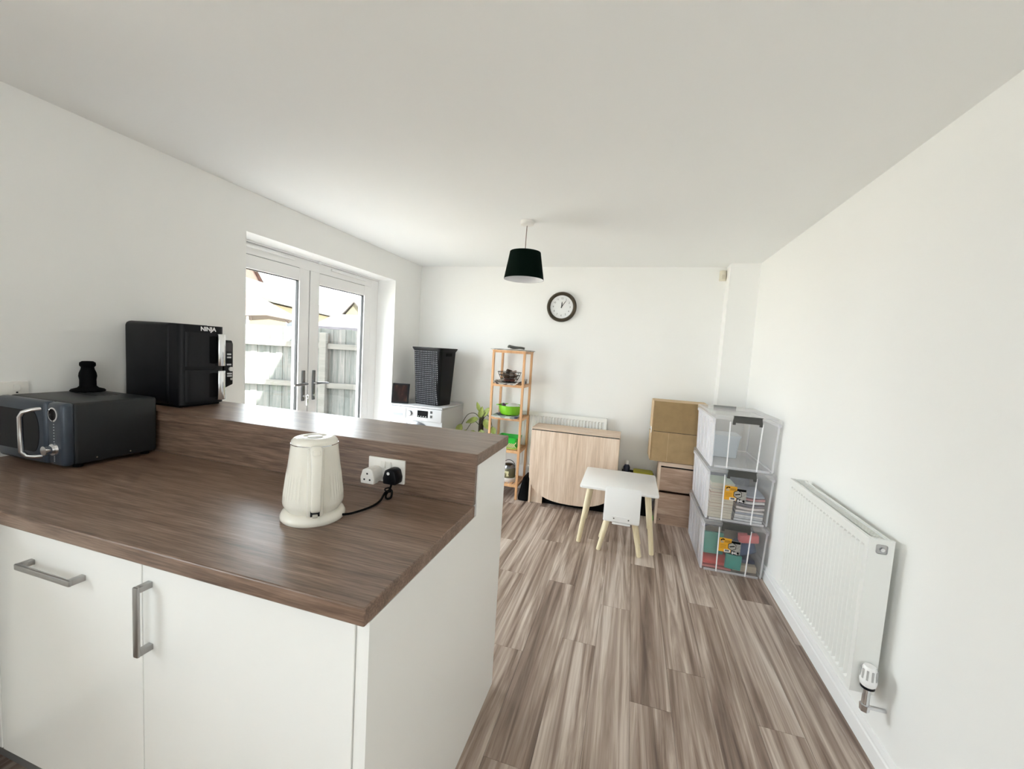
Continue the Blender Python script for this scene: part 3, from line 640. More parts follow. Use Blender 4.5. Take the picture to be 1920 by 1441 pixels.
# ================================================================== BAMBOO SHELF AND ITS CONTENTS
SX, SY = -1.138, 3.955
sh = thing('shelf_unit', 'tall narrow bamboo shelf unit with five slatted tiers', 'shelf', (SX, SY, 0))
hx, hy = 0.166, 0.158
for sx in (-1, 1):
    for sy in (-1, 1):
        bx(-0.011, 0.011, -0.011, 0.011, 0, 1.445, bev=0.002).obj('leg', mBamboo, sh, loc=(sx*(hx-0.011), sy*(hy-0.011), 0))
tiers = [0.148, 0.483, 0.800, 1.125, 1.452]
slat_me = None
for zt in tiers:
    topt = zt > 1.4; ex = 0.012 if topt else 0
    b = B()
    for s in (-1, 1):
        b.box(-hx+0.022, hx-0.022, s*(hy-0.011)-0.008, s*(hy-0.011)+0.008, -0.026, -0.001)
        b.box(s*(hx-0.011)-0.008, s*(hx-0.011)+0.008, -hy+0.022, hy-0.022, -0.026, -0.001)
    if topt:
        for s in (-1, 1): b.box(-hx-0.004, hx+0.004, s*(hy-0.006)-0.012, s*(hy-0.006)+0.012, -0.007, 0.0)
    tier = b.obj('tier', mBamboo, sh, loc=(0, 0, zt))
    for i in range(7):
        if slat_me is None:
            o = bx(-0.015, 0.015, -hy+0.0195, hy-0.0195, -0.010, -0.0005, bev=0.0015).obj('slat', mBamboo, tier, loc=(-0.129+i*0.043, 0, 0)); slat_me = o.data
        else:
            o = bpy.data.objects.new('slat', slat_me); C.objects.link(o); o.parent = tier; o.location = (-0.129+i*0.043, 0, 0)
def sheet(name, label, cat, loc, sx, sy, mat, rz=0, droop=0.0, amp=0.004, group=None, seed=0, front=0.0):
    def fn(u, v):
        x, y = (u-0.5)*sx, (v-0.5)*sy
        z = 0.003+amp*(1+noise.noise(Vector((x*14+seed, y*14, seed))))
        z += droop*max(0, abs(u-0.5)*2-0.72)/0.28
        if front: z -= front*max(0, 0.12-v)/0.12
        return (x, y, z)
    o = B().grid(fn, 14, 10, 0.0025).obj(name, mat, smooth=True, loc=loc, rot=(0, 0, rz))
    return tag(o, label, cat, group)
def print_mat(name, base, ink, sc=30):
    m, t, b = nt(name); N = t.nodes; L = t.links
    tc = N.new('ShaderNodeTexCoord'); n = N.new('ShaderNodeTexVoronoi'); n.inputs['Scale'].default_value = sc; L.new(tc.outputs['Object'], n.inputs['Vector'])
    r = N.new('ShaderNodeValToRGB'); r.color_ramp.interpolation = 'CONSTANT'; e = r.color_ramp.elements
    e[0].color = (*ink, 1); e[1].position = 0.28; e[1].color = (*base, 1); x = e.new(0.72); x.color = (*[min(1, (a+c)/2) for a, c in zip(base, ink)], 1)
    L.new(n.outputs['Color'], r.inputs[0]); L.new(r.outputs[0], b.inputs['Base Color']); b.inputs['Roughness'].default_value = 0.6; return m
mNews = print_mat('newsprint', (0.70, 0.68, 0.64), (0.06, 0.04, 0.05), 28)
mNewsBlue = print_mat('newsprint_blue', (0.66, 0.66, 0.68), (0.03, 0.025, 0.09), 16)
sheet('cloth', 'crumpled grey-green cloth spread over the top of the bamboo shelf', 'cloth', (SX, SY, 1.4525), 0.37, 0.33, M('cloth_grey_green', (0.16, 0.165, 0.12), 0.9, var=0.35, vscale=30), 0, -0.004, 0.006, seed=1)
o = B().tube(smoothpath([(-0.05, 0.0, 0.014), (-0.04, 0.0, 0.028), (-0.02, 0, 0.022), (0.005, 0, 0.018), (0.03, 0, 0.017), (0.08, 0, 0.018), (0.115, 0, 0.012)], 5), [0.008+0.008*math.sin(min(1, i/30*1.3)*PI*0.85) for i in range(31)], 12).obj('hand_torch', M('pewter', (0.12, 0.12, 0.11), 0.35, 0.5), smooth=True, loc=(SX+0.01, SY-0.06, 1.4655), rot=(0, 0, 0.1))
tag(o, 'small dark grey hand tool lying on top of the bamboo shelf', 'tool')
# second tier: newspaper, wire basket of packets, folded papers
sheet('newspaper', 'crumpled newspaper under the wire basket on the bamboo shelf', 'newspaper', (SX-0.012, SY-0.035, 1.1255), 0.25, 0.31, mNews, 0.02, 0.022, 0.003, seed=2, front=0.009)
wb = thing('wire_basket', 'round black wire basket full of brown packets', 'basket', (SX-0.022, SY-0.02, 1.137))
def ring(r, z, n=36): return [(r*math.cos(2*PI*i/n), r*math.sin(2*PI*i/n), z) for i in range(n)]
mWire = M('black_wire', (0.02, 0.018, 0.018), 0.35, 0.6)
for nm, r, z in (('rim', 0.118, 0.10), ('hoop', 0.105, 0.07), ('hoop', 0.088, 0.035), ('base_ring', 0.07, 0.003)): B().tube(ring(r, z), 0.0028, 6, True).obj(nm, mWire, wb, smooth=True)
for i in range(14):
    a = 2*PI*i/14
    B().tube([(0.118*math.cos(a), 0.118*math.sin(a), 0.10), (0.105*math.cos(a+0.06), 0.105*math.sin(a+0.06), 0.07), (0.088*math.cos(a+0.1), 0.088*math.sin(a+0.1), 0.035), (0.07*math.cos(a+0.12), 0.07*math.sin(a+0.12), 0.003)], 0.0018, 5).obj('wire', mWire, wb)
B().lathe([(0, 0.0), (0.07, 0.0), (0.07, 0.003), (0, 0.003)], 30).obj('base_plate', mWire, wb)
pk = [((0.0, 0.0, 0.018), (0.12, 0.10, 0.030), (0, 0, 0.4), (0.13, 0.03, 0.02), 'deep red flat packet at the bottom of the wire basket'),
      ((-0.03, -0.015, 0.060), (0.085, 0.06, 0.042), (0.5, 0.15, 0.9), (0.10, 0.065, 0.045), 'brown crumpled packet leaning left in the wire basket'),
      ((0.035, 0.01, 0.062), (0.08, 0.07, 0.045), (-0.35, -0.2, -0.3), (0.17, 0.12, 0.09), 'pale brown packet in the right half of the wire basket'),
      ((0.0, -0.01, 0.098), (0.075, 0.05, 0.035), (0.9, 0.3, 0.6), (0.06, 0.04, 0.03), 'dark brown packet standing up at the top of the wire basket'),
      ((0.045, -0.03, 0.098), (0.08, 0.045, 0.022), (0.2, -0.35, 0.2), (0.22, 0.17, 0.14), 'beige flat packet resting on the right rim of the wire basket')]
for loc, dim, rot, col, lab in pk:
    dx, dy, dz = [q/2*0.9 for q in dim]
    o = bx(-dx, dx, -dy, dy, -dz, dz, bev=min(dim)*0.3, seg=3).obj('snack_packet', M('packet', col, 0.3, var=0.35, vscale=40), smooth=True, loc=(SX-0.022+loc[0], SY-0.02+loc[1], 1.141+loc[2]), rot=rot)
    tag(o, lab, 'packet', 'packets in the wire basket')
b = B()
for i in range(5): b.box(-0.016+0.001*i, 0.016-0.0005*i, -0.06, 0.06, i*0.009, i*0.009+0.0075, bev=0.001)
tag(b.obj('folded_papers', mNews, loc=(SX+0.122, SY+0.04, 1.1262), rot=(0, 0, 0.02)), 'small pile of folded papers at the right of the basket tier', 'papers')
# third tier: newspaper, green bowl with things in it
sheet('printed_leaflet', 'blue and white printed sheet under the green bowl', 'leaflet', (SX, SY-0.035, 0.8005), 0.265, 0.31, mNewsBlue, -0.02, 0.008, 0.003, seed=5, front=0.009)
gb = thing('mixing_bowl', 'bright green plastic bowl on the third tier of the bamboo shelf', 'bowl', (SX+0.012, SY-0.03, 0.8165))
mGreen = M('lime_plastic', (0.19, 0.52, 0.02), 0.25)
B().lathe([(0.0, 0), (0.085, 0), (0.10, 0.012), (0.112, 0.05), (0.120, 0.088), (0.124, 0.09), (0.122, 0.094), (0.116, 0.092), (0.106, 0.05), (0.095, 0.016), (0.0, 0.006)], 40, cap=False).obj('bowl_wall', mGreen, gb, smooth=True)
bx(-0.145, -0.115, -0.02, 0.02, 0.083, 0.092, bev=0.003).obj('bowl_lug', mGreen, gb, smooth=True)
o = B().lathe([(0, 0), (0.05, 0.004), (0.075, 0.02), (0.07, 0.04), (0.04, 0.055), (0, 0.06)], 20).obj('frosted_bag', M('frosted_bag', (0.72, 0.76, 0.72), 0.4, bump=0.6, bscale=40), smooth=True, loc=(SX+0.035, SY-0.03, 0.8705)); tag(o, 'crumpled frosted plastic bag inside the green bowl', 'bag')
o = bx(-0.012, 0.03, -0.02, 0.02, 0, 0.05, bev=0.012, seg=3).obj('purple_pouch', M('purple_foil', (0.07, 0.015, 0.07), 0.3), smooth=True, loc=(SX-0.074, SY-0.05, 0.88), rot=(0.2, 0.4, 0.5)); tag(o, 'small dark purple wrapper sticking out of the green bowl', 'wrapper')
# fourth tier: green lattice basket, fifth tier: glass storage jar
lb = thing('lattice_basket', 'yellow-green lattice basket with a green liner on the fourth tier', 'basket', (SX+0.02, SY-0.035, 0.4835))
b = loft([(rrect(0.098, 0.085, 0.02), 0.0), (rrect(0.105, 0.092, 0.02), 0.006), (rrect(0.105, 0.092, 0.02), 0.012)]); b.obj('tray', M('yellow_green_plastic', (0.55, 0.60, 0.12), 0.35), lb, smooth=True)
mLat = M('cream_lattice', (0.70, 0.62, 0.36), 0.5)
for i in range(9):
    for s in (-1, 1):
        o = bx(-0.0035, 0.0035, -0.002, 0.002, -0.034, 0.034).obj('lattice_bar', mLat, lb, loc=(-0.076+i*0.019, -0.083, 0.045), rot=(0, s*0.62, 0))
b = loft([(rrect(0.088, 0.078, 0.02), 0.012), (rrect(0.10, 0.088, 0.02), 0.082), (rrect(0.112, 0.098, 0.02), 0.118), (rrect(0.107, 0.093, 0.02), 0.118), (rrect(0.094, 0.082, 0.02), 0.08), (rrect(0.082, 0.072, 0.02), 0.02)]); b.obj('liner', M('emerald_plastic', (0.02, 0.48, 0.04), 0.3), lb, smooth=True)
jr = thing('storage_jar', 'glass jar with a steel lid on the bottom tier of the bamboo shelf', 'jar', (SX+0.035, SY-0.03, 0.1485))
B().lathe([(0, 0), (0.078, 0), (0.082, 0.006), (0.082, 0.03), (0.07, 0.036), (0, 0.036)], 36).obj('jar_base', M('jar_base_white', (0.72, 0.68, 0.66), 0.4), jr, smooth=True)
B().lathe([(0, 0.036), (0.066, 0.036), (0.068, 0.05), (0.068, 0.115), (0.064, 0.13), (0, 0.13)], 36).obj('jar_glass', M('jar_olive', (0.14, 0.13, 0.075), 0.12), jr, smooth=True)
B().lathe([(0.0, 0.1301), (0.060, 0.1301), (0.058, 0.15), (0.045, 0.168), (0.02, 0.176), (0, 0.177)], 36).obj('lid', mDullChrome, jr, smooth=True)
B().tube([(0.062*math.cos(a*PI/10), 0, 0.145+0.062*math.sin(a*PI/10)) for a in range(11)], 0.003, 6).obj('bail_handle', mBlack, jr, smooth=True)
bx(-0.03, 0.02, -0.0705, -0.066, 0.055, 0.105).obj('jar_label', print_mat('jar_label', (0.62, 0.58, 0.35), (0.12, 0.10, 0.04), 70), jr)

# ---- pot plant between washing machine and shelf
mLeaf = M('leaf_green', (0.30, 0.36, 0.09), 0.4, var=0.3, vscale=18)
mStem = M('stem_brown', (0.045, 0.05, 0.025), 0.6)
pp = thing('potted_plant', 'leafy climbing pot plant between washing machine and bamboo shelf', 'plant', (-1.455, 4.0, 0))
B().lathe([(0, 0), (0.085, 0), (0.10, 0.10), (0.118, 0.2), (0.124, 0.2), (0.124, 0.22), (0.112, 0.22), (0.105, 0.19), (0, 0.185)], 32).obj('pot', M('terracotta', (0.30, 0.13, 0.07), 0.8), pp, smooth=True)
B().tube([(0, 0, 0.18), (0.004, 0, 0.4), (0.0, 0.0, 0.6), (0.002, 0, 0.78)], [0.024, 0.026, 0.027, 0.024], 12).obj('moss_pole', M('moss_pole', (0.035, 0.024, 0.014), 0.95, bump=0.8, bscale=60), pp, smooth=True)
def leaf(parent, base, tip, width, nrm=(0, -1, 0.4)):
    base, tip = Vector(base), Vector(tip); d = tip-base; L_ = d.length; d.normalize()
    n = Vector(nrm); s = d.cross(n).normalized(); n = s.cross(d)
    def fn(u, v):
        w = width*(math.sin(PI*min(1, u*0.98+0.02))**0.75)*(1-0.35*u)
        q = (v-0.5)*2
        return base+d*(u*L_)+s*(q*w)+n*(0.10*width*abs(q)*2-0.25*L_*u*u*0.5)
    B().grid(fn, 8, 4, 0.0012).obj('leaf', mLeaf, parent, smooth=True)
lv = [((-0.01, -0.02, 0.735), (0.02, -0.05, 0.86), 0.026, (0.3, -1, 0.2)), ((-0.02, -0.03, 0.72), (-0.15, -0.06, 0.685), 0.045, (0, -0.6, 1)), ((0.03, -0.02, 0.76), (0.10, -0.05, 0.86), 0.03, (-0.3, -1, 0.3)), ((0.05, -0.03, 0.73), (0.11, -0.06, 0.63), 0.035, (0.2, -1, 0.2)),
      ((-0.20, -0.04, 0.655), (-0.245, -0.07, 0.54), 0.036, (0, -1, 0.3)), ((-0.14, -0.05, 0.60), (-0.19, -0.08, 0.50), 0.032, (0, -1, 0.2)), ((0.02, -0.05, 0.62), (0.06, -0.09, 0.53), 0.034, (0, -1, 0.3)), ((0.13, -0.03, 0.66), (0.175, -0.05, 0.58), 0.028, (0.3, -1, 0.2)), ((-0.05, -0.05, 0.60), (-0.10, -0.1, 0.50), 0.04, (0, -1, 0.4)), ((-0.02, 0, 0.80), (-0.05, -0.03, 0.90), 0.02, (0, -1, 0))]
for a, c, w, n in lv: leaf(pp, a, c, w*1.3, n)
for P in ([(0, -0.02, 0.72), (-0.06, -0.03, 0.78), (-0.14, -0.04, 0.76), (-0.20, -0.04, 0.655)], [(0, -0.02, 0.65), (-0.07, -0.04, 0.70), (-0.14, -0.05, 0.60)], [(0, -0.02, 0.70), (0.05, -0.03, 0.80), (0.03, -0.02, 0.76)], [(0, -0.02, 0.66), (0.06, -0.03, 0.77), (0.11, -0.03, 0.74), (0.13, -0.03, 0.66)], [(0, -0.03, 0.55), (0.02, -0.05, 0.62)], [(0, -0.03, 0.55), (-0.05, -0.05, 0.60)], [(0, 0, 0.75), (-0.02, 0, 0.80)]):
    B().tube(smoothpath(P, 5), 0.0035, 6).obj('stem', mStem, pp, smooth=True)

# ================================================================== RADIATORS
def radiator(name, label, loc, rz, w, h, depth, n, valve=True):
    """local: runs along X from 0 to w, wall at y = 0, room towards -Y, base of panel at z = 0"""
    r = thing(name, label, 'radiator', loc, rz)
    y0 = -depth
    t = bmesh.new(); cols = []; zs = [0.0, 0.022, 0.034, 0.046, h-0.058, h-0.046, h-0.034, h]
    xs = []; pitch = (w-0.05)/n
    xs.append((0, 0)); 
    for i in range(n):
        a = 0.025+i*pitch
        xs += [(a+pitch*0.05, 0), (a+pitch*0.36, 1), (a+pitch*0.64, 1), (a+pitch*0.95, 0)]
    xs.append((w, 0))
    for x, up in xs:
        cols.append([t.verts.new((x, y0+(0.0 if not up else (0.013 if 2 <= j <= 5 else 0.0)) , z)) for j, z in enumerate(zs)])
    for A, Bq in zip(cols, cols[1:]):
        for j in range(len(zs)-1): t.faces.new((A[j], Bq[j], Bq[j+1], A[j+1]))
    q = B(); q._merge(t); q.box(0, w, y0+0.0145, y0+0.018, 0, h)
    q.box(0, w, y0-0.0005, y0+0.010, h-0.006, h+0.001).box(0, w, y0-0.0005, y0+0.010, -0.001, 0.005)
    q.obj('front_panel', mRad, r)
    bx(0.003, w-0.003, -0.036, -0.028, 0.004, h-0.004).obj('rear_panel', mRad, r)
    for x in (0, w-0.012): bx(x-0.0006, x+0.0126, y0+0.0002, -0.026, -0.0006, h+0.0006).obj('side_cover', mRad, r)
    g = B()
    for i in range(int(w/0.014)-2): g.box(0.02+i*0.014, 0.026+i*0.014, y0+0.018, -0.038, h-0.012, h-0.008)
    g.box(0.012, w-0.012, y0+0.012, y0+0.02, h-0.012, h).box(0.012, w-0.012, -0.040, -0.034, h-0.012, h)
    g.obj('top_grille', mRad, r)
    bx(0.012, w-0.012, y0+0.02, -0.04, h-0.05, h-0.045).obj('convector_fins', M('fin_grey', (0.30, 0.30, 0.29), 0.6), r)
    for x in (0.12, w-0.16): bx(x, x+0.04, -0.028, 0.0, 0.03, h-0.05).obj('wall_bracket', mRad, r)
    return r
# right-hand radiator: local X runs towards the camera (-Y world): rz = -90 deg, wall at x = XR
rw, rh = 0.785, 0.592
r = radiator('wall_radiator', 'white ribbed radiator low on the right-hand wall', (XR-0.0002, 2.56, 0.252), -PI/2, rw, rh, 0.105, 23)
pv = bx(rw-0.0005, rw+0.003, -0.082, -0.048, rh-0.052, rh-0.018, bev=0.006).obj('bleed_surround', mGrey, r, smooth=True)
B().cyl((rw+0.003, -0.065, rh-0.035), (rw+0.010, -0.065, rh-0.035), 0.009, 0.007, 14).obj('bleed_valve', mChrome, pv, smooth=True)
b = B().cyl((rw-0.006, -0.066, 0.03), (rw+0.03, -0.066, 0.03), 0.012, seg=14).cyl((rw+0.03, -0.066, 0.05), (rw+0.03, -0.066, -0.02), 0.012, seg=14)
b.cyl((rw+0.03, -0.066, -0.02), (rw+0.03, -0.066, -0.045), 0.017, 0.015, 6)
b.cyl((rw+0.03, -0.066, -0.03), (rw+0.03, -0.002, -0.03), 0.0075, seg=10)
b.obj('valve_body', mChrome, r, smooth=True)
hd = B().lathe([(0.017, 0.05), (0.024, 0.058), (0.026, 0.07), (0.026, 0.076), (0.0245, 0.080), (0.0215, 0.118), (0.017, 0.128), (0, 0.131)], 28, c=(rw+0.03, -0.066, 0)).obj('thermostat_head', mWhite, r, smooth=True)
for i in range(10):
    a = 2*PI*i/10; bx(-0.001, 0.0015, -0.003, 0.003, -0.018, 0.018).obj('grip_slot', mGrey, hd, loc=(rw+0.03+0.0236*math.cos(a), -0.066+0.0236*math.sin(a), 0.10), rot=(0, -0.09, a) if False else (0, 0, a))
B().lathe([(0.0155, 0.045), (0.0215, 0.045), (0.0215, 0.054), (0.0155, 0.054)], 24, c=(rw+0.03, -0.066, 0)).obj('collar', mBlack, hd, smooth=True)
B().cyl((0.003, -0.066, 0.03), (-0.03, -0.066, 0.03), 0.011).cyl((-0.03, -0.066, 0.075), (-0.03, -0.066, -0.03), 0.011, seg=12).cyl((-0.03, -0.066, -0.025), (-0.03, -0.002, -0.025), 0.0075, seg=10).obj('lockshield_valve', mChrome, r, smooth=True)
# far-wall radiator
r = radiator('wall_radiator', 'white ribbed radiator on the far wall behind the folding table', (-1.08, YF-0.0002, 0.245), 0, 0.893, 0.595, 0.072, 27)
B().cyl((0.885, -0.04, 0.03), (0.92, -0.04, 0.03), 0.011).cyl((0.92, -0.04, 0.06), (0.92, -0.04, -0.229), 0.009, seg=12).obj('valve_body', mChrome, r, smooth=True)

# ================================================================== FOLDING TABLE
FXc = -0.4525; fw = 0.815
ft = thing('drop_leaf_table', 'pale oak drop-leaf table folded flat against the far wall', 'table', (FXc, 3.94, 0))
bx(-fw/2, fw/2, -0.152, 0.12, 0.722, 0.74, bev=0.001).obj('top', mSonomaH, ft)
def leafpoly():
    P = [(-fw/2, 0.7165), (fw/2, 0.7165), (fw/2, 0.33)]
    n = 20
    for i in range(1, n):
        a = i/n*PI; P.append((fw/2*math.copysign(abs(math.cos(a))**0.8, math.cos(a)), 0.33-0.285*math.sin(a)**0.75))
    P.append((-fw/2, 0.33)); return P
B().prism(leafpoly(), 'y', -0.166, -0.149).obj('drop_leaf', mSonoma, ft)
B().prism(leafpoly(), 'y', 0.103, 0.12).obj('drop_leaf', mSonoma, ft)
bx(-fw/2+0.004, fw/2-0.004, -0.1625, 0.116, 0.7168, 0.7218).obj('hinge_gap_shade', mDark, ft)  # dark strip filling the leaf gap, the shade there put into its colour
for s in (-1, 1): bx(s*(fw/2-0.014)-0.009, s*(fw/2-0.014)+0.009, -0.145, 0.1, 0.0, 0.7165).obj('end_panel', mSonoma, ft)
bx(-fw/2+0.026, fw/2-0.026, -0.03, -0.012, 0.12, 0.7165).obj('centre_panel', mSonoma, ft)
bx(-fw/2+0.0245, -fw/2+0.135, -0.118, -0.100, 0.0, 0.70).obj('gate_leg', mSonoma, ft)
bx(fw/2-0.135, fw/2-0.0245, 0.07, 0.088, 0.0, 0.70).obj('gate_leg', mSonoma, ft)
# dark bag slumped in the gap between the shelf and the table, and boxes beneath it
t = loft([(rrect(0.050, 0.135, 0.03), 0.0), (rrect(0.052, 0.14, 0.03), 0.02), (rrect(0.036, 0.125, 0.03), 0.12), (rrect(0.018, 0.10, 0.015), 0.215), (rrect(0.01, 0.08, 0.009), 0.225)])
tag(t.obj('black_bag', mBlackMatte, smooth=True, loc=(-0.916, 3.945, 0.0)), 'slumped black bag squeezed between shelf and folding table', 'bag')
tag(loft([(rrect(0.33, 0.026, 0.02), 0.0), (rrect(0.34, 0.028, 0.02), 0.15), (rrect(0.31, 0.024, 0.02), 0.20)]).obj('folded_mat', mBlackMatte, smooth=True, loc=(-0.40, 3.876, 0.0)), 'dark folded mat stored under the drop-leaf table', 'mat')
# dark crate, bottle and lid behind the children's table
ct = thing('storage_crate', 'low black crate against the wall behind the children\'s table', 'crate', (0.14, 4.025, 0))
loft([(rrect(0.13, 0.10, 0.02), 0.0), (rrect(0.14, 0.115, 0.02), 0.33), (rrect(0.145, 0.12, 0.02), 0.335), (rrect(0.145, 0.12, 0.02), 0.36)]).obj('tub', mBlackMatte, ct, smooth=True)
bx(-0.05, 0.03, -0.119, -0.1, 0.20, 0.235).obj('crate_label', mGrey, ct)
tag(loft([(rrect(0.085, 0.07, 0.015), 0.0), (rrect(0.088, 0.073, 0.015), 0.03), (rrect(0.08, 0.066, 0.015), 0.036)]).obj('yellow_tub_lid', M('acid_yellow', (0.42, 0.40, 0.02), 0.5), smooth=True, loc=(0.185, 4.015, 0.3605)), 'acid yellow lid lying on the black crate', 'lid')
sb = thing('spray_bottle', 'small dark blue bottle with a white cap beside the folding table', 'bottle', (0.035, 4.0, 0.3605))
B().lathe([(0, 0), (0.028, 0), (0.03, 0.005), (0.03, 0.06), (0.022, 0.08), (0.012, 0.088), (0, 0.088)], 20).obj('bottle', M('navy_plastic', (0.012, 0.018, 0.045), 0.3), sb, smooth=True)
B().lathe([(0.013, 0.086), (0.013, 0.115), (0.008, 0.12), (0, 0.12)], 16).obj('cap', mWhite, sb, smooth=True)
tag(bx(-0.02, 0.02, -0.02, 0.02, 0, 0.04, bev=0.005).obj('toy_block', M('toy_green', (0.10, 0.45, 0.05), 0.4), loc=(0.278, 3.86, 0)), 'small green toy block on the floor beside the drawers', 'toy')

# ================================================================== CHILDREN'S TABLE AND CHAIR
kt_ = thing('childrens_table', 'small white children\'s table with pale wooden legs', 'table', (-0.016, 3.395, 0))
B().prism(rrect(0.288, 0.285, 0.022), 'z', 0.442, 0.460, bev=0.004).obj('table_top', mWhite, kt_, smooth=True)
for sx in (-1, 1):
    for sy in (-1, 1):
        top = Vector((sx*0.215, sy*0.20, 0.4415)); bot = Vector((sx*0.272, sy*0.245, 0.0))
        B().tube([bot, bot.lerp(top, 0.02), top], [0.0155, 0.0175, 0.0215], 16).obj('leg', mPine, kt_, smooth=True)
        bx(top.x-0.035, top.x+0.035, top.y-0.035, top.y+0.035, 0.434, 0.4418).obj('leg_bracket', mWhite, kt_)
kc = thing('childrens_chair', 'small white children\'s chair tucked at the white table', 'chair', (0.018, 3.18, 0))
b = B().prism(rrect(0.128, 0.124, 0.018), 'z', -0.008, 0.008, bev=0.003, mat=Matrix.Rotation(math.radians(83), 4, 'X'))
b.obj('backrest', mWhite, kc, smooth=True, loc=(0, -0.135, 0.378))
B().prism(rrect(0.130, 0.125, 0.018), 'z', 0.238, 0.254, bev=0.003).obj('seat', mWhite, kc, smooth=True)
bx(-0.062, 0.066, -0.152, -0.12, 0.234, 0.2475).obj('seat_edge_strip', mWhite, kc)
br = B().box(-0.064, 0.064, -0.156, -0.140, 0.262, 0.296, bev=0.002).obj('bracket', mWhite, kc)
for x in (-0.052, 0.052): B().cyl((x, -0.155, 0.279), (x, -0.1585, 0.279), 0.005, seg=12).obj('screw', M('screw_grey', (0.10, 0.10, 0.10), 0.5), br)
for sx in (-1, 1):
    for sy in (-1, 1):
        top = Vector((sx*0.096, sy*0.085, 0.2375)); bot = Vector((sx*0.148, sy*0.122 if sy > 0 else -0.104, 0.0))
        B().tube([bot, bot.lerp(top, 0.03), top], [0.0145, 0.0165, 0.0195], 16).obj('leg', mPine, kc, smooth=True)

# ================================================================== DRAWERS AND CARDBOARD BOX
dw = thing('bedside_drawers', 'oak-effect two-drawer chest beneath the cardboard box', 'drawers', (0.535, 3.79, 0))
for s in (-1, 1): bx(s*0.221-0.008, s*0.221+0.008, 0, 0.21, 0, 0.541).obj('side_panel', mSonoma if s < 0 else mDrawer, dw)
bx(-0.229, 0.229, -0.004, 0.215, 0.5415, 0.558).obj('top', mSonomaH, dw)
bx(-0.2125, 0.2125, 0.198, 0.21, 0.03, 0.541).obj('back', mDrawer, dw)
bx(-0.2125, 0.2125, 0.012, 0.19, 0.03, 0.044).obj('bottom', mDrawer, dw)
bx(-0.2125, 0.2125, 0.008, 0.022, 0.0, 0.088).obj('plinth', mDrawer, dw)
B().cyl((-0.186, 0.008, 0.042), (-0.186, 0.0065, 0.042), 0.005, seg=10).obj('peg_hole', mDark, dw)
for z0, z1 in ((0.092, 0.286), (0.308, 0.512)):
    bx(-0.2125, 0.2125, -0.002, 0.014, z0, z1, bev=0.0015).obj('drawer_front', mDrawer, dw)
bx(-0.2125, 0.2125, 0.004, 0.014, 0.524, 0.541).obj('top_rail', mSonomaH, dw)
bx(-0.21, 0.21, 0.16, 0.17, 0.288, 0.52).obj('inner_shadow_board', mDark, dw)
cb = thing('cardboard_box', 'tall brown cardboard box standing on the oak drawers', 'box', (0.435, 3.792, 0.5585))
cw, cdp, ch = 0.44, 0.215, 0.535
bx(-0.215, 0.215, 0.004, cdp, 0.003, ch-0.003).obj('carton', mCard, cb)
bx(-0.203, 0.216, -0.001, 0.0045, 0.268, ch-0.004, bev=0.0008).obj('upper_flap', mCardDark, cb)
bx(-0.203, 0.216, 0.000, 0.0045, 0.004, 0.264, bev=0.0008).obj('lower_flap', mCard, cb)
bx(-0.203, 0.216, 0.0006, 0.0042, 0.2635, 0.2685).obj('flap_gap', mDark, cb)
bx(-0.076, -0.074, -0.0004, 0.003, 0.012, 0.262).obj('flap_crease', mCardEdge, cb)
for z0, z1 in ((0.29, ch-0.002), (0.02, 0.25)):
    B().prism([(-0.221, 0.0), (-0.215, 0.0), (-0.215, cdp-0.01), (-0.226, cdp-0.01)], 'z', z0, z1).obj('side_flap', mCardEdge, cb)
bx(-0.224, -0.219, 0.01, 0.05, 0.245, 0.30).obj('tape_tab', mWhite, cb)
bx(-0.216, 0.217, 0.0, cdp+0.001, ch-0.003, ch).obj('top_fold', mCardEdge, cb)

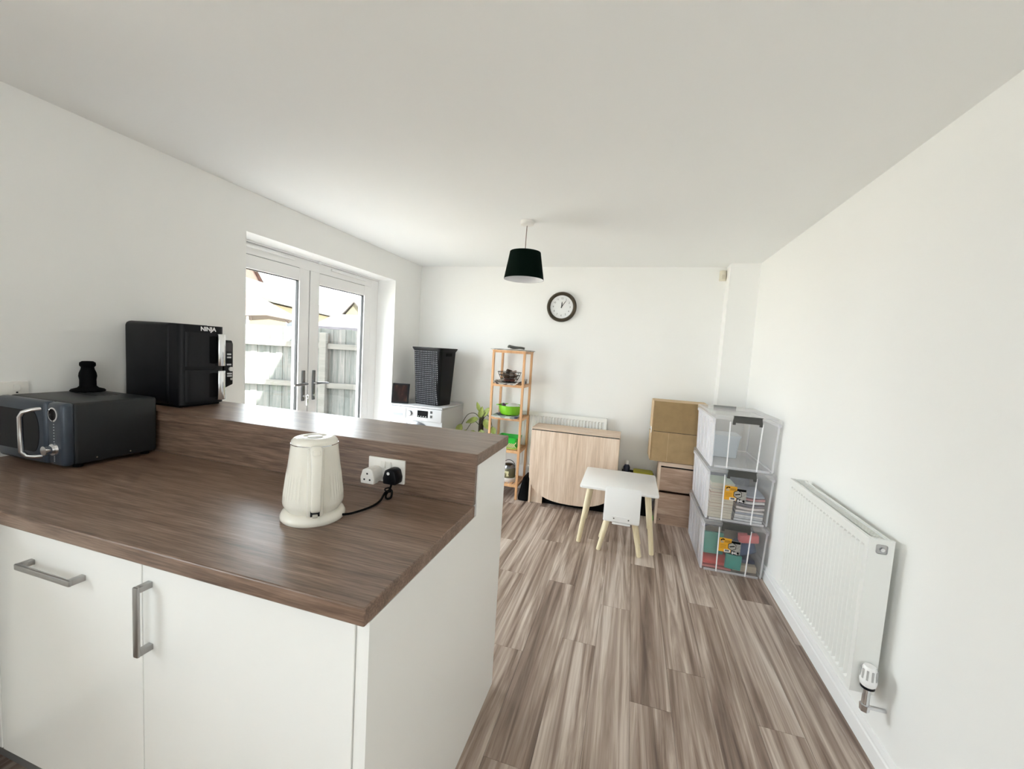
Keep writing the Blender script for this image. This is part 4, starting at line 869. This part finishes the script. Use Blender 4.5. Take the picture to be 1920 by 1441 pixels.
# ================================================================== CLEAR STORAGE BOXES
def storage_box(zb, label, lab_here, dx=0.0):
    """front wall at y = 0 (towards camera), runs back 0.68 m; 0.41 wide"""
    s = thing('storage_box', label, 'storage box', (0.772+dx, 3.062, zb), 0, 'clear plastic boxes stacked in the corner')
    hb, ht, L_, hB = 0.190, 0.199, 0.685, 0.338
    def quad(fn, nm, mat): return B().grid(fn, 1, 1, 0.0025).obj(nm, mat, s)
    bw = loft([(rrect(hb, 0.33, 0.03), 0.0), (rrect(hb, 0.33, 0.03), 0.003)]); o = bw.obj('floor_panel', mBoxWall, s, loc=(0, L_/2, 0.004))
    quad(lambda u, v: (-hb+0.012+u*(2*hb-0.024)-(ht-hb)*v+2*(ht-hb)*u*v, 0.018-0.012*v, 0.012+v*(hB-0.012)), 'front_wall', mBoxFront)
    quad(lambda u, v: (-hb+u*2*hb, L_-0.018+0.012*v, 0.012+v*(hB-0.012)), 'back_wall', mBoxWall)
    quad(lambda u, v: (-hb-(ht-hb)*v, 0.022+u*(L_-0.044), 0.012+v*(hB-0.012)), 'left_wall', mBoxSide)
    quad(lambda u, v: (hb+(ht-hb)*v, 0.022+u*(L_-0.044), 0.012+v*(hB-0.012)), 'right_wall', mBoxWall)
    # corner posts, foot rim and neck rim
    for sx in (-1, 1):
        for yb, yt in ((0.020, 0.008), (L_-0.02, L_-0.008)): B().tube([(sx*(hb-0.004), yb, 0.006), (sx*(ht-0.004), yt, hB)], 0.006, 8).obj('corner_post', mBoxSide, s, smooth=True)
    for x in (-0.098, 0.098): B().tube([(x*0.93, 0.014, 0.004), (x, 0.004, hB-0.012)], 0.0042, 6).obj('front_rib', mBoxRib, s, smooth=True)
    b = B()
    for y in (0.10, 0.20, 0.34, 0.48, 0.585): b.tube([(-hb-0.003, y, 0.02), (-ht-0.003, y, hB-0.03)], 0.004, 6)
    for x in (-1, 1):
        b.box(x*ht-0.008 if x > 0 else -ht-0.008, x*ht+0.008 if x > 0 else -ht+0.008, 0.004, L_-0.004, hB-0.022, hB)
        b.box(x*(hb-0.002)-0.004, x*(hb-0.002)+0.004, 0.03, L_-0.03, 0.0, 0.014)
    b.box(-hb+0.02, hb-0.02, 0.014, 0.02, 0.0, 0.014)
    b.obj('moulded_rim', mBoxSide, s, smooth=True)
    # lid: shallow tray with a rolled edge
    lid = loft([(rrect(0.208, 0.350, 0.02), 0.0), (rrect(0.2095, 0.3515, 0.02), 0.022), (rrect(0.205, 0.347, 0.018), 0.029), (rrect(0.196, 0.338, 0.018), 0.029), (rrect(0.192, 0.334, 0.018), 0.020)]).obj('lid', mBoxWall, s, smooth=True, loc=(0, L_/2, hB))
    # charcoal clip at the front
    c = B().prism([(-0.089, -0.022), (-0.089, -0.046), (-0.071, -0.046), (-0.071, -0.032), (0.071, -0.032), (0.071, -0.046), (0.089, -0.046), (0.089, -0.022), (0.083, 0.010), (0.092, 0.015), (-0.092, 0.015), (-0.083, 0.010)], 'y', -0.022, -0.010, bev=0.0015)
    c.obj('front_clip', mClip, s, loc=(0, 0, hB+0.018), smooth=False)
    B().box(-0.085, 0.085, 0, 0.010, -0.03, 0.015).obj('rear_clip', mClip, s, loc=(0, L_+0.011, hB+0.014))
    if lab_here:
        lx, lz = -0.052, 0.205
        y = 0.0012
        lb = bx(-0.050, 0.026, y-0.0006, y+0.0006, -0.050, 0.047).obj('paper_label', M('label_yellow', (0.80, 0.40, 0.02), 0.5, var=0.08), s, loc=(lx+0.012, 0.006, lz))
        bx(0.026, 0.085, y-0.0006, y+0.0006, -0.056, 0.036).obj('label_photo', M('label_photo_grey', (0.36, 0.35, 0.33), 0.5, var=0.3, vscale=60), lb)
        bx(0.026, 0.082, y-0.0014, y-0.0005, 0.018, 0.034).obj('label_band', mBlackMatte, lb)
        hexa = [(0.032+0.029*math.cos(PI/6+i*PI/3), -0.004+0.029*math.sin(PI/6+i*PI/3)) for i in range(6)]
        B().prism(hexa, 'y', y-0.0018, y-0.0005).obj('hexagon_edge', mBlackMatte, lb)
        hexb = [(0.032+0.025*math.cos(PI/6+i*PI/3), -0.004+0.025*math.sin(PI/6+i*PI/3)) for i in range(6)]
        B().prism(hexb, 'y', y-0.0024, y-0.0016).obj('hexagon', M('label_hex_grey', (0.42, 0.40, 0.36), 0.5), lb)
        bx(-0.016, 0.016, y-0.003, y-0.0022, -0.0035, 0.0035).obj('hexagon_mark', mBlackMatte, lb, loc=(0.032, 0, -0.004), rot=(0, -0.25, 0))
        B().prism([(0.03, -0.033), (0.078, -0.04), (0.074, -0.062), (0.026, -0.056)], 'y', y-0.0024, y-0.0005).obj('volume_tab', mBlackMatte, lb)
        text('volume_lettering', '84L', 0.024, mWhite, lb, (0.051, y-0.0027, -0.048), (PI/2, 0, 0), 0.0003, 0.0006, 1.1)
        bx(-0.016, 0.022, y-0.0014, y-0.0005, -0.049, -0.030).obj('barcode_field', mWhite, lb)
        for i in range(7): bx(-0.0015, 0.0012, y-0.0018, y-0.0012, -0.006, 0.006).obj('barcode_bar', mBlackMatte, lb, loc=(-0.008+i*0.0037, 0, -0.038))
        B().prism([(-0.043, 0.030), (-0.036, 0.040), (-0.024, 0.043), (-0.014, 0.036), (-0.022, 0.033), (-0.03, 0.036), (-0.038, 0.026)], 'y', y-0.0014, y-0.0005).obj('bird_logo', mBlackMatte, lb)
        bx(-0.043, -0.022, y-0.0012, y-0.0005, 0.012, 0.027).obj('logo_field', mCardEdge, lb)
        for i, z in enumerate((0.030, 0.022)): bx(-0.016, 0.020, y-0.0012, y-0.0005, z-0.003, z+0.003).obj('print_line', M('label_ochre', (0.42, 0.20, 0.01), 0.6), lb)
        for i in range(4): bx(-0.042, -0.004, y-0.0012, y-0.0005, -0.003-i*0.008, 0.0-i*0.008).obj('print_line', M('label_ochre', (0.50, 0.23, 0.01), 0.6), lb)
    return s
BZ = 0.3675
storage_box(0.0, 'bottom clear storage box, holding teal and red things', True)
storage_box(BZ, 'middle clear storage box, packed with books and magazines', True)
storage_box(2*BZ, 'top clear storage box, nearly empty', False)
bxx, bxy = 0.772, 3.062
# contents of the middle box: a stack of books on the left, magazines on the right
random.seed(3)
z = BZ+0.0105; cols = [(0.62, 0.57, 0.47), (0.66, 0.62, 0.54), (0.55, 0.50, 0.42), (0.70, 0.66, 0.58), (0.50, 0.30, 0.22), (0.64, 0.58, 0.47), (0.68, 0.63, 0.52), (0.60, 0.55, 0.48), (0.50, 0.28, 0.24), (0.62, 0.60, 0.50), (0.30, 0.32, 0.38), (0.60, 0.68, 0.58)]
nm = ['lowest', 'second', 'third', 'fourth', 'fifth', 'sixth', 'seventh', 'eighth', 'ninth', 'tenth', 'eleventh', 'topmost']
cn = ['cream', 'pale cream', 'beige', 'white', 'reddish brown', 'tan', 'buff', 'oatmeal', 'brick red', 'grey-cream', 'slate', 'pale green']
for i, c in enumerate(cols):
    h_ = random.uniform(0.016, 0.026); j = random.uniform(-0.006, 0.006)
    bk = thing('book', '%s book, %s of the stack in the middle storage box' % (cn[i], nm[i]), 'book', (bxx-0.098+j*0.5, bxy+0.135+j, z), random.uniform(-0.03, 0.03), 'books in the middle storage box')
    bx(-0.075, 0.075, -0.10, 0.10, 0, 0.0015).obj('cover', M('cover', c, 0.5), bk); bx(-0.075, 0.075, -0.10, 0.10, h_-0.0015, h_).obj('cover', M('cover', c, 0.5), bk)
    bx(-0.073, 0.073, -0.097, 0.098, 0.0015, h_-0.0015).obj('pages', M('pages', tuple(min(1, q*1.12) for q in (0.62, 0.58, 0.50)), 0.8, var=0.06, vscale=200), bk)
    z += h_+0.0005
z = BZ+0.0105
mc = [((0.68, 0.69, 0.72), 'white'), ((0.60, 0.62, 0.66), 'pale grey'), ((0.72, 0.72, 0.73), 'bright white'), ((0.30, 0.33, 0.42), 'blue-grey'), ((0.70, 0.68, 0.68), 'off-white'), ((0.66, 0.60, 0.60), 'pinkish'), ((0.22, 0.20, 0.24), 'dark grey'), ((0.70, 0.70, 0.72), 'silvery white'), ((0.52, 0.24, 0.24), 'dull red'), ((0.34, 0.38, 0.46), 'slate blue')]
for i, (c, n_) in enumerate(mc):
    h_ = random.uniform(0.011, 0.019); ph = random.uniform(0, 1)
    def fn(u, v, h_=h_, ph=ph, i=i): 
        return ((u-0.5)*0.172, (v-0.5)*0.24, h_*0.5+0.007*math.sin(u*PI)*0.0+0.0045*(i > 4)*math.cos(u*5+ph))
    o = B().grid(fn, 10, 2, h_*0.8).obj('magazine', M('magazine_'+n_.replace(' ', '_'), c, 0.35, var=0.15, vscale=25), smooth=False, loc=(bxx+0.080, bxy+0.155, z+(0.012 if i > 4 else 0.007)), rot=(0, 0, random.uniform(-0.04, 0.04)))
    tag(o, '%s magazine, %s in the right-hand pile of the middle storage box' % (n_, ['lowest', 'second', 'third', 'fourth', 'fifth', 'sixth', 'seventh', 'eighth', 'ninth', 'topmost'][i]), 'magazine', 'magazines in the middle storage box')
    z += h_+0.004 if i > 3 else h_
tag(loft([(rrect(0.16, 0.10, 0.04), 0.0), (rrect(0.165, 0.105, 0.04), 0.12), (rrect(0.15, 0.09, 0.04), 0.24)]).obj('grey_pouch', M('grey_fabric_pouch', (0.33, 0.35, 0.40), 0.8, var=0.2, vscale=20), smooth=True, loc=(bxx, bxy+0.45, BZ+0.0105)), 'grey fabric pouch behind the books in the middle storage box', 'pouch')
# contents of the bottom box
def slab(nm_, lab, cat, col, dim, loc, rot=(0, 0, 0), rough=0.5, bev=0.004, var=0.12):
    o = bx(-dim[0]/2, dim[0]/2, -dim[1]/2, dim[1]/2, -dim[2]/2, dim[2]/2, bev=bev, seg=2).obj(nm_, M(nm_, col, rough, var=var, vscale=18), smooth=True, loc=(bxx+loc[0], bxy+loc[1], loc[2]), rot=rot)
    return tag(o, lab, cat)
slab('red_folder', 'coral red folder lying at the front left of the bottom storage box', 'folder', (0.72, 0.10, 0.085), (0.165, 0.15, 0.024), (-0.095, 0.115, 0.062), (0.2, 0.03, 0.06))
slab('teal_bag', 'teal gift bag standing in the left of the bottom storage box', 'bag', (0.10, 0.42, 0.34), (0.13, 0.03, 0.15), (-0.105, 0.115, 0.165), (-0.12, 0, 0.1), 0.35)
slab('teal_pouch', 'darker teal pouch in the middle of the bottom storage box', 'pouch', (0.05, 0.34, 0.29), (0.10, 0.024, 0.10), (0.015, 0.038, 0.082), (-0.05, 0.05, -0.02), 0.3)
slab('blue_jeans', 'folded blue denim in the right of the bottom storage box', 'clothing', (0.055, 0.11, 0.24), (0.12, 0.10, 0.10), (0.105, 0.15, 0.165), (0.05, -0.35, 0.1), 0.8, 0.02)
slab('navy_cloth', 'folded navy cloth below the blue denim in the bottom storage box', 'cloth', (0.02, 0.03, 0.08), (0.15, 0.10, 0.03), (0.09, 0.135, 0.076), (0.0, 0.0, 0.05), 0.8, 0.01)
slab('pink_purse', 'pink purse at the upper right of the bottom storage box', 'purse', (0.68, 0.16, 0.17), (0.125, 0.05, 0.06), (0.10, 0.062, 0.258), (0.1, -0.12, 0.05), 0.5, 0.01)
slab('paper_bundle', 'beige paper bundle at the front right of the bottom storage box', 'papers', (0.60, 0.52, 0.40), (0.15, 0.13, 0.045), (0.095, 0.125, 0.035), (0, 0, 0.03), 0.8, 0.003)
slab('pink_file', 'narrow pink file at the floor of the bottom storage box', 'folder', (0.60, 0.20, 0.19), (0.19, 0.10, 0.014), (-0.085, 0.09, 0.018), (0, 0, -0.03), 0.5, 0.003)
o = B().grid(lambda u, v: ((u-0.5)*0.34, 0.13+v*0.42, 0.265+0.03*noise.noise(Vector((u*5, v*5, 3)))+0.03*math.sin(u*PI)), 16, 16, 0.003).obj('grey_plastic_bag', M('grey_bag_film', (0.17, 0.17, 0.22), 0.25, var=0.25, vscale=20), smooth=True, loc=(bxx, bxy, 0)); tag(o, 'crumpled dark grey plastic bag on top inside the bottom storage box', 'bag')
slab('cream_parcel', 'cream parcel at the back of the bottom storage box', 'parcel', (0.55, 0.50, 0.42), (0.30, 0.30, 0.20), (0.0, 0.46, 0.115), (0, 0, 0.03), 0.8, 0.01)
# the pale blue tub in the top box
tu = thing('food_tub', 'pale blue-grey tub lying inside the top storage box', 'tub', (bxx-0.06, bxy+0.42, 2*BZ+0.0105))
loft([(rrect(0.10, 0.08, 0.02), 0), (rrect(0.115, 0.095, 0.02), 0.16)]).obj('tub_body', M('tub_blue', (0.56, 0.61, 0.66), 0.4), tu, smooth=True)
loft([(rrect(0.12, 0.10, 0.02), 0.1605), (rrect(0.12, 0.10, 0.02), 0.17)]).obj('tub_lid', M('tub_lid', (0.60, 0.64, 0.68), 0.4), tu, smooth=True)

# ================================================================== ON THE WALLS AND CEILING
ck = thing('wall_clock', 'round wall clock with a dark brown rim and white dial', 'clock', (-0.722, YF-0.0005, 1.92))
RX = Matrix.Rotation(PI/2, 4, 'X')
B().lathe([(0.115, 0.004), (0.148, 0.0), (0.151, 0.012), (0.148, 0.03), (0.138, 0.042), (0.128, 0.04), (0.119, 0.028), (0.115, 0.02)], 64, mat=RX, cap=False).obj('rim', M('clock_bronze', (0.055, 0.042, 0.026), 0.45, 0.1, spec=0.25), ck, smooth=True)
dl = B().lathe([(0.0, 0.016), (0.118, 0.016), (0.118, 0.001), (0, 0.001)], 64, mat=RX, cap=False).obj('dial', M('dial_white', (0.82, 0.83, 0.83), 0.5), ck)
mInk = M('clock_ink', (0.10, 0.10, 0.10), 0.6)
for i in range(1, 13):
    a = PI/2-i*PI/6
    text('numeral', str(i), 0.026, mInk, dl, (0.085*math.cos(a), -0.0165, 0.085*math.sin(a)), (PI/2, 0, 0), 0.0003)
def hand(nm_, a, ln, w):
    b = B().prism([(-w, -0.012), (w, -0.012), (w*1.2, ln*0.7), (0, ln), (-w*1.2, ln*0.7)], 'y', -0.021, -0.0195); b.obj(nm_, mBlackMatte, ck, rot=(0, a, 0))
hand('hour_hand', math.radians(3), 0.055, 0.0035); hand('minute_hand', math.radians(34), 0.083, 0.0022)
B().cyl((0, -0.018, 0), (0, -0.024, 0), 0.005, seg=14).obj('hub', mBlackMatte, ck)

lp = thing('pendant_lamp', 'ceiling pendant with a dark green velvet drum shade', 'lamp', (-0.748, 2.74, H))
B().lathe([(0.0, -0.0003), (0.046, -0.0003), (0.047, -0.012), (0.044, -0.026), (0.03, -0.031), (0, -0.032)], 36).obj('ceiling_rose', mSocket, lp, smooth=True)
B().tube([(0, 0, -0.03), (-0.002, 0, -0.12), (-0.003, 0, -0.225)], 0.0028, 8).obj('cord', M('flex_brown', (0.20, 0.14, 0.12), 0.6), lp)
B().lathe([(0.012, -0.205), (0.018, -0.215), (0.018, -0.26), (0.014, -0.27), (0, -0.27)], 20).obj('lamp_holder', mSocket, lp, smooth=True)
sh_ = B().lathe([(0.104, -0.205), (0.1355, -0.387), (0.1340, -0.387), (0.1025, -0.2055)], 64, cap=False).obj('shade', M('velvet_green', (0.0010, 0.0058, 0.0032), 0.9, spec=0.08), lp, smooth=True)
B().lathe([(0.1022, -0.206), (0.1335, -0.3868)], 64, cap=False).obj('shade_lining', M('shade_lining', (0.72, 0.72, 0.74), 0.6), sh_, smooth=True)
b = B()
for i in range(3):
    a = 2*PI*i/3+0.4; b.tube([(0.017*math.cos(a), 0.017*math.sin(a), -0.235), (0.103*math.cos(a), 0.103*math.sin(a), -0.213)], 0.0018, 6)
b.obj('shade_spider', mWhite, sh_)
B().lathe([(0, -0.27), (0.014, -0.272), (0.03, -0.30), (0.028, -0.33), (0.012, -0.345), (0, -0.346)], 20).obj('bulb', mWhite, lp, smooth=True)

ps = thing('motion_sensor', 'small cream alarm sensor high up beside the corner column', 'sensor', (0.728, YF-0.0005, 2.24))
b = B().prism([(-0.028, 0), (0.028, 0), (0.028, -0.02), (0.014, -0.042), (-0.014, -0.042), (-0.028, -0.02)], 'z', -0.045, 0.045, bev=0.004); b.obj('sensor_case', M('sensor_cream', (0.74, 0.70, 0.58), 0.4), ps, smooth=True)
bx(-0.012, 0.012, -0.0435, -0.041, -0.032, 0.006).obj('sensor_lens', M('sensor_lens', (0.62, 0.58, 0.46), 0.3), ps)

# ================================================================== GARDEN: FENCE, PARASOL, SHED, HOUSES
ua = math.atan2(0.47, 1.63)
fn_ = thing('garden_fence', 'weathered close-board garden fence seen through the doors', 'fence', (-3.88, 5.25, -0.2), ua)
x = -6.2
FT = 1.81
bd = bx(-0.049, 0.049, 0.0, 0.016, 0.02, FT, bev=0.002).obj('board', mFence, fn_, loc=(x, 0.03, 0)); bme = bd.data
i = 0; x += 0.094
while x < 1.15:
    o = bpy.data.objects.new('board', bme); C.objects.link(o); o.parent = fn_; o.location = (x, 0.03+0.007*(i % 2), random.uniform(-0.006, 0.006)); x += 0.094; i += 1
mRail = wood('rail_timber', [(0.28, (0.075, 0.075, 0.065)), (0.5, (0.10, 0.10, 0.09)), (0.72, (0.135, 0.13, 0.115))], (1.1, 14, 14), (5, 120, 120), 0.85, 0.35, 9.0, 0.8, 0.2)
posts = [-6.0, -4.2, -2.38, -0.53, 0.95]
for a, c in zip(posts, posts[1:]):
    for z in (0.35, 0.97, 1.555): B().box(a+0.05, c-0.05, -0.03, 0.029, z-0.04, z+0.04, bev=0.004).obj('rail', mRail, fn_)
for a in posts: bx(a-0.05, a+0.05, -0.07, 0.029, -0.0, FT-0.06, bev=0.006).obj('post', mRail, fn_)

ps_ = thing('garden_parasol', 'brown garden parasol beyond the fence', 'parasol', (-10.9, 9.5, -0.2))
t = bmesh.new(); apex = t.verts.new((0, 0, 2.95)); n = 8; rim_ = []
for i in range(n): rim_.append(t.verts.new((1.55*math.cos(2*PI*i/n), 1.55*math.sin(2*PI*i/n), 2.15)))
mid = [t.verts.new((1.5*math.cos(2*PI*(i+.5)/n)*0.9, 1.5*math.sin(2*PI*(i+.5)/n)*0.9, 2.22)) for i in range(n)]
for i in range(n):
    t.faces.new((apex, rim_[i], mid[i])); t.faces.new((apex, mid[i], rim_[(i+1) % n]))
bmesh.ops.recalc_face_normals(t, faces=t.faces[:]); bmesh.ops.solidify(t, geom=t.faces[:], thickness=0.02)
q = B(); q._merge(t); q.obj('canopy', M('parasol_brown', (0.030, 0.021, 0.0155), 0.9), ps_)
B().cyl((0, 0, 0), (0, 0, 2.9), 0.03).obj('pole', mGrey, ps_)
for i in range(n): B().cyl((0, 0, 2.86), (1.5*math.cos(2*PI*i/n), 1.5*math.sin(2*PI*i/n), 2.12), 0.012, seg=6).obj('rib', M('rib_brown', (0.03, 0.012, 0.01), 0.6), ps_)
shd = thing('garden_shed', 'dark-roofed shed just behind the fence', 'shed', (-5.0, 7.75, -0.2), ua)
bx(-1.2, 1.6, -0.6, 1.2, 0, 1.9).obj('walls', mFence, shd)
B().prism([(-0.75, 1.86), (0.3, 2.18), (1.35, 1.86), (1.35, 1.91), (0.3, 2.23), (-0.75, 1.91)], 'x', -1.3, 1.75).obj('roof', M('felt_slate', (0.026, 0.025, 0.031), 0.95, var=0.25, vscale=5), shd)
mRender = M('cream_render', (0.12, 0.095, 0.052), 0.9, var=0.05)
mTile = print_mat('roof_tile', (0.027, 0.0235, 0.0125), (0.014, 0.012, 0.0085), 3.0)
mTileRed = M('roof_tile_red', (0.040, 0.014, 0.0105), 0.9, var=0.25, vscale=1.5)
def house(label, P, Q, dpt, eave, ridge, mt, mr, nwin):
    """front eave wall runs from P to Q in plan; the house lies to the left of that line"""
    P, Q = Vector(P), Vector(Q); d = Q-P; w = d.length
    h = thing('neighbour_house', label, 'house', (P.x, P.y, -0.4), math.atan2(d.y, d.x))
    e, r = eave+0.4, ridge+0.4
    bx(0, w, 0, dpt, 0, e-0.12).obj('walls', mt, h)
    B().prism([(0.02, e-0.12), (dpt-0.02, e-0.12), (dpt/2, r-0.12)], 'x', 0.01, w-0.01).obj('gable', mt, h)
    for sgn in (0, 1):
        a0, a1 = (-0.35, dpt/2) if sgn == 0 else (dpt+0.35, dpt/2)
        B().prism([(a0, e-0.1), (a1, r), (a1, r+0.12), (a0, e+0.02)], 'x', -0.25, w+0.25).obj('roof_slope', mr, h)
    for sx in (-0.27, w+0.25): B().prism([(-0.36, e-0.16), (dpt/2, r-0.06), (dpt+0.36, e-0.16), (dpt+0.36, e), (dpt/2, r+0.13), (-0.36, e)], 'x', sx, sx+0.02).obj('bargeboard', mBarge, h)
    for i in range(nwin):
        x = w*(i+0.5)/nwin
        f = bx(x-0.6, x+0.6, -0.03, 0.02, e-1.7, e-0.6).obj('window', mUpvc, h); bx(x-0.52, x+0.52, -0.04, -0.028, e-1.62, e-0.68).obj('pane', mBlackGloss, f)
    return h
mBarge = M('bargeboard_brown', (0.018, 0.014, 0.012), 0.8)
house('pale house with a long yellowish tiled roof beyond the fence', (-14.5, 10.9), (-19.9, 24.1), 5.0, 3.1, 4.35, mRender, mTile, 3)
house('cream gabled house above the shed roof', (-38.5, 53.8), (-35.8, 44.2), 3.64, 4.1, 6.4, M('yellow_render', (0.050, 0.044, 0.028), 0.9), M('roof_brown', (0.022, 0.016, 0.014), 0.9, var=0.15), 1)
house('red-roofed house in the distance at the far left of the doors', (-47.0, 28.7), (-39.0, 31.0), 7.0, 6.8, 10.2, M('red_brick', (0.06, 0.035, 0.026), 0.9, var=0.1), mTileRed, 2)
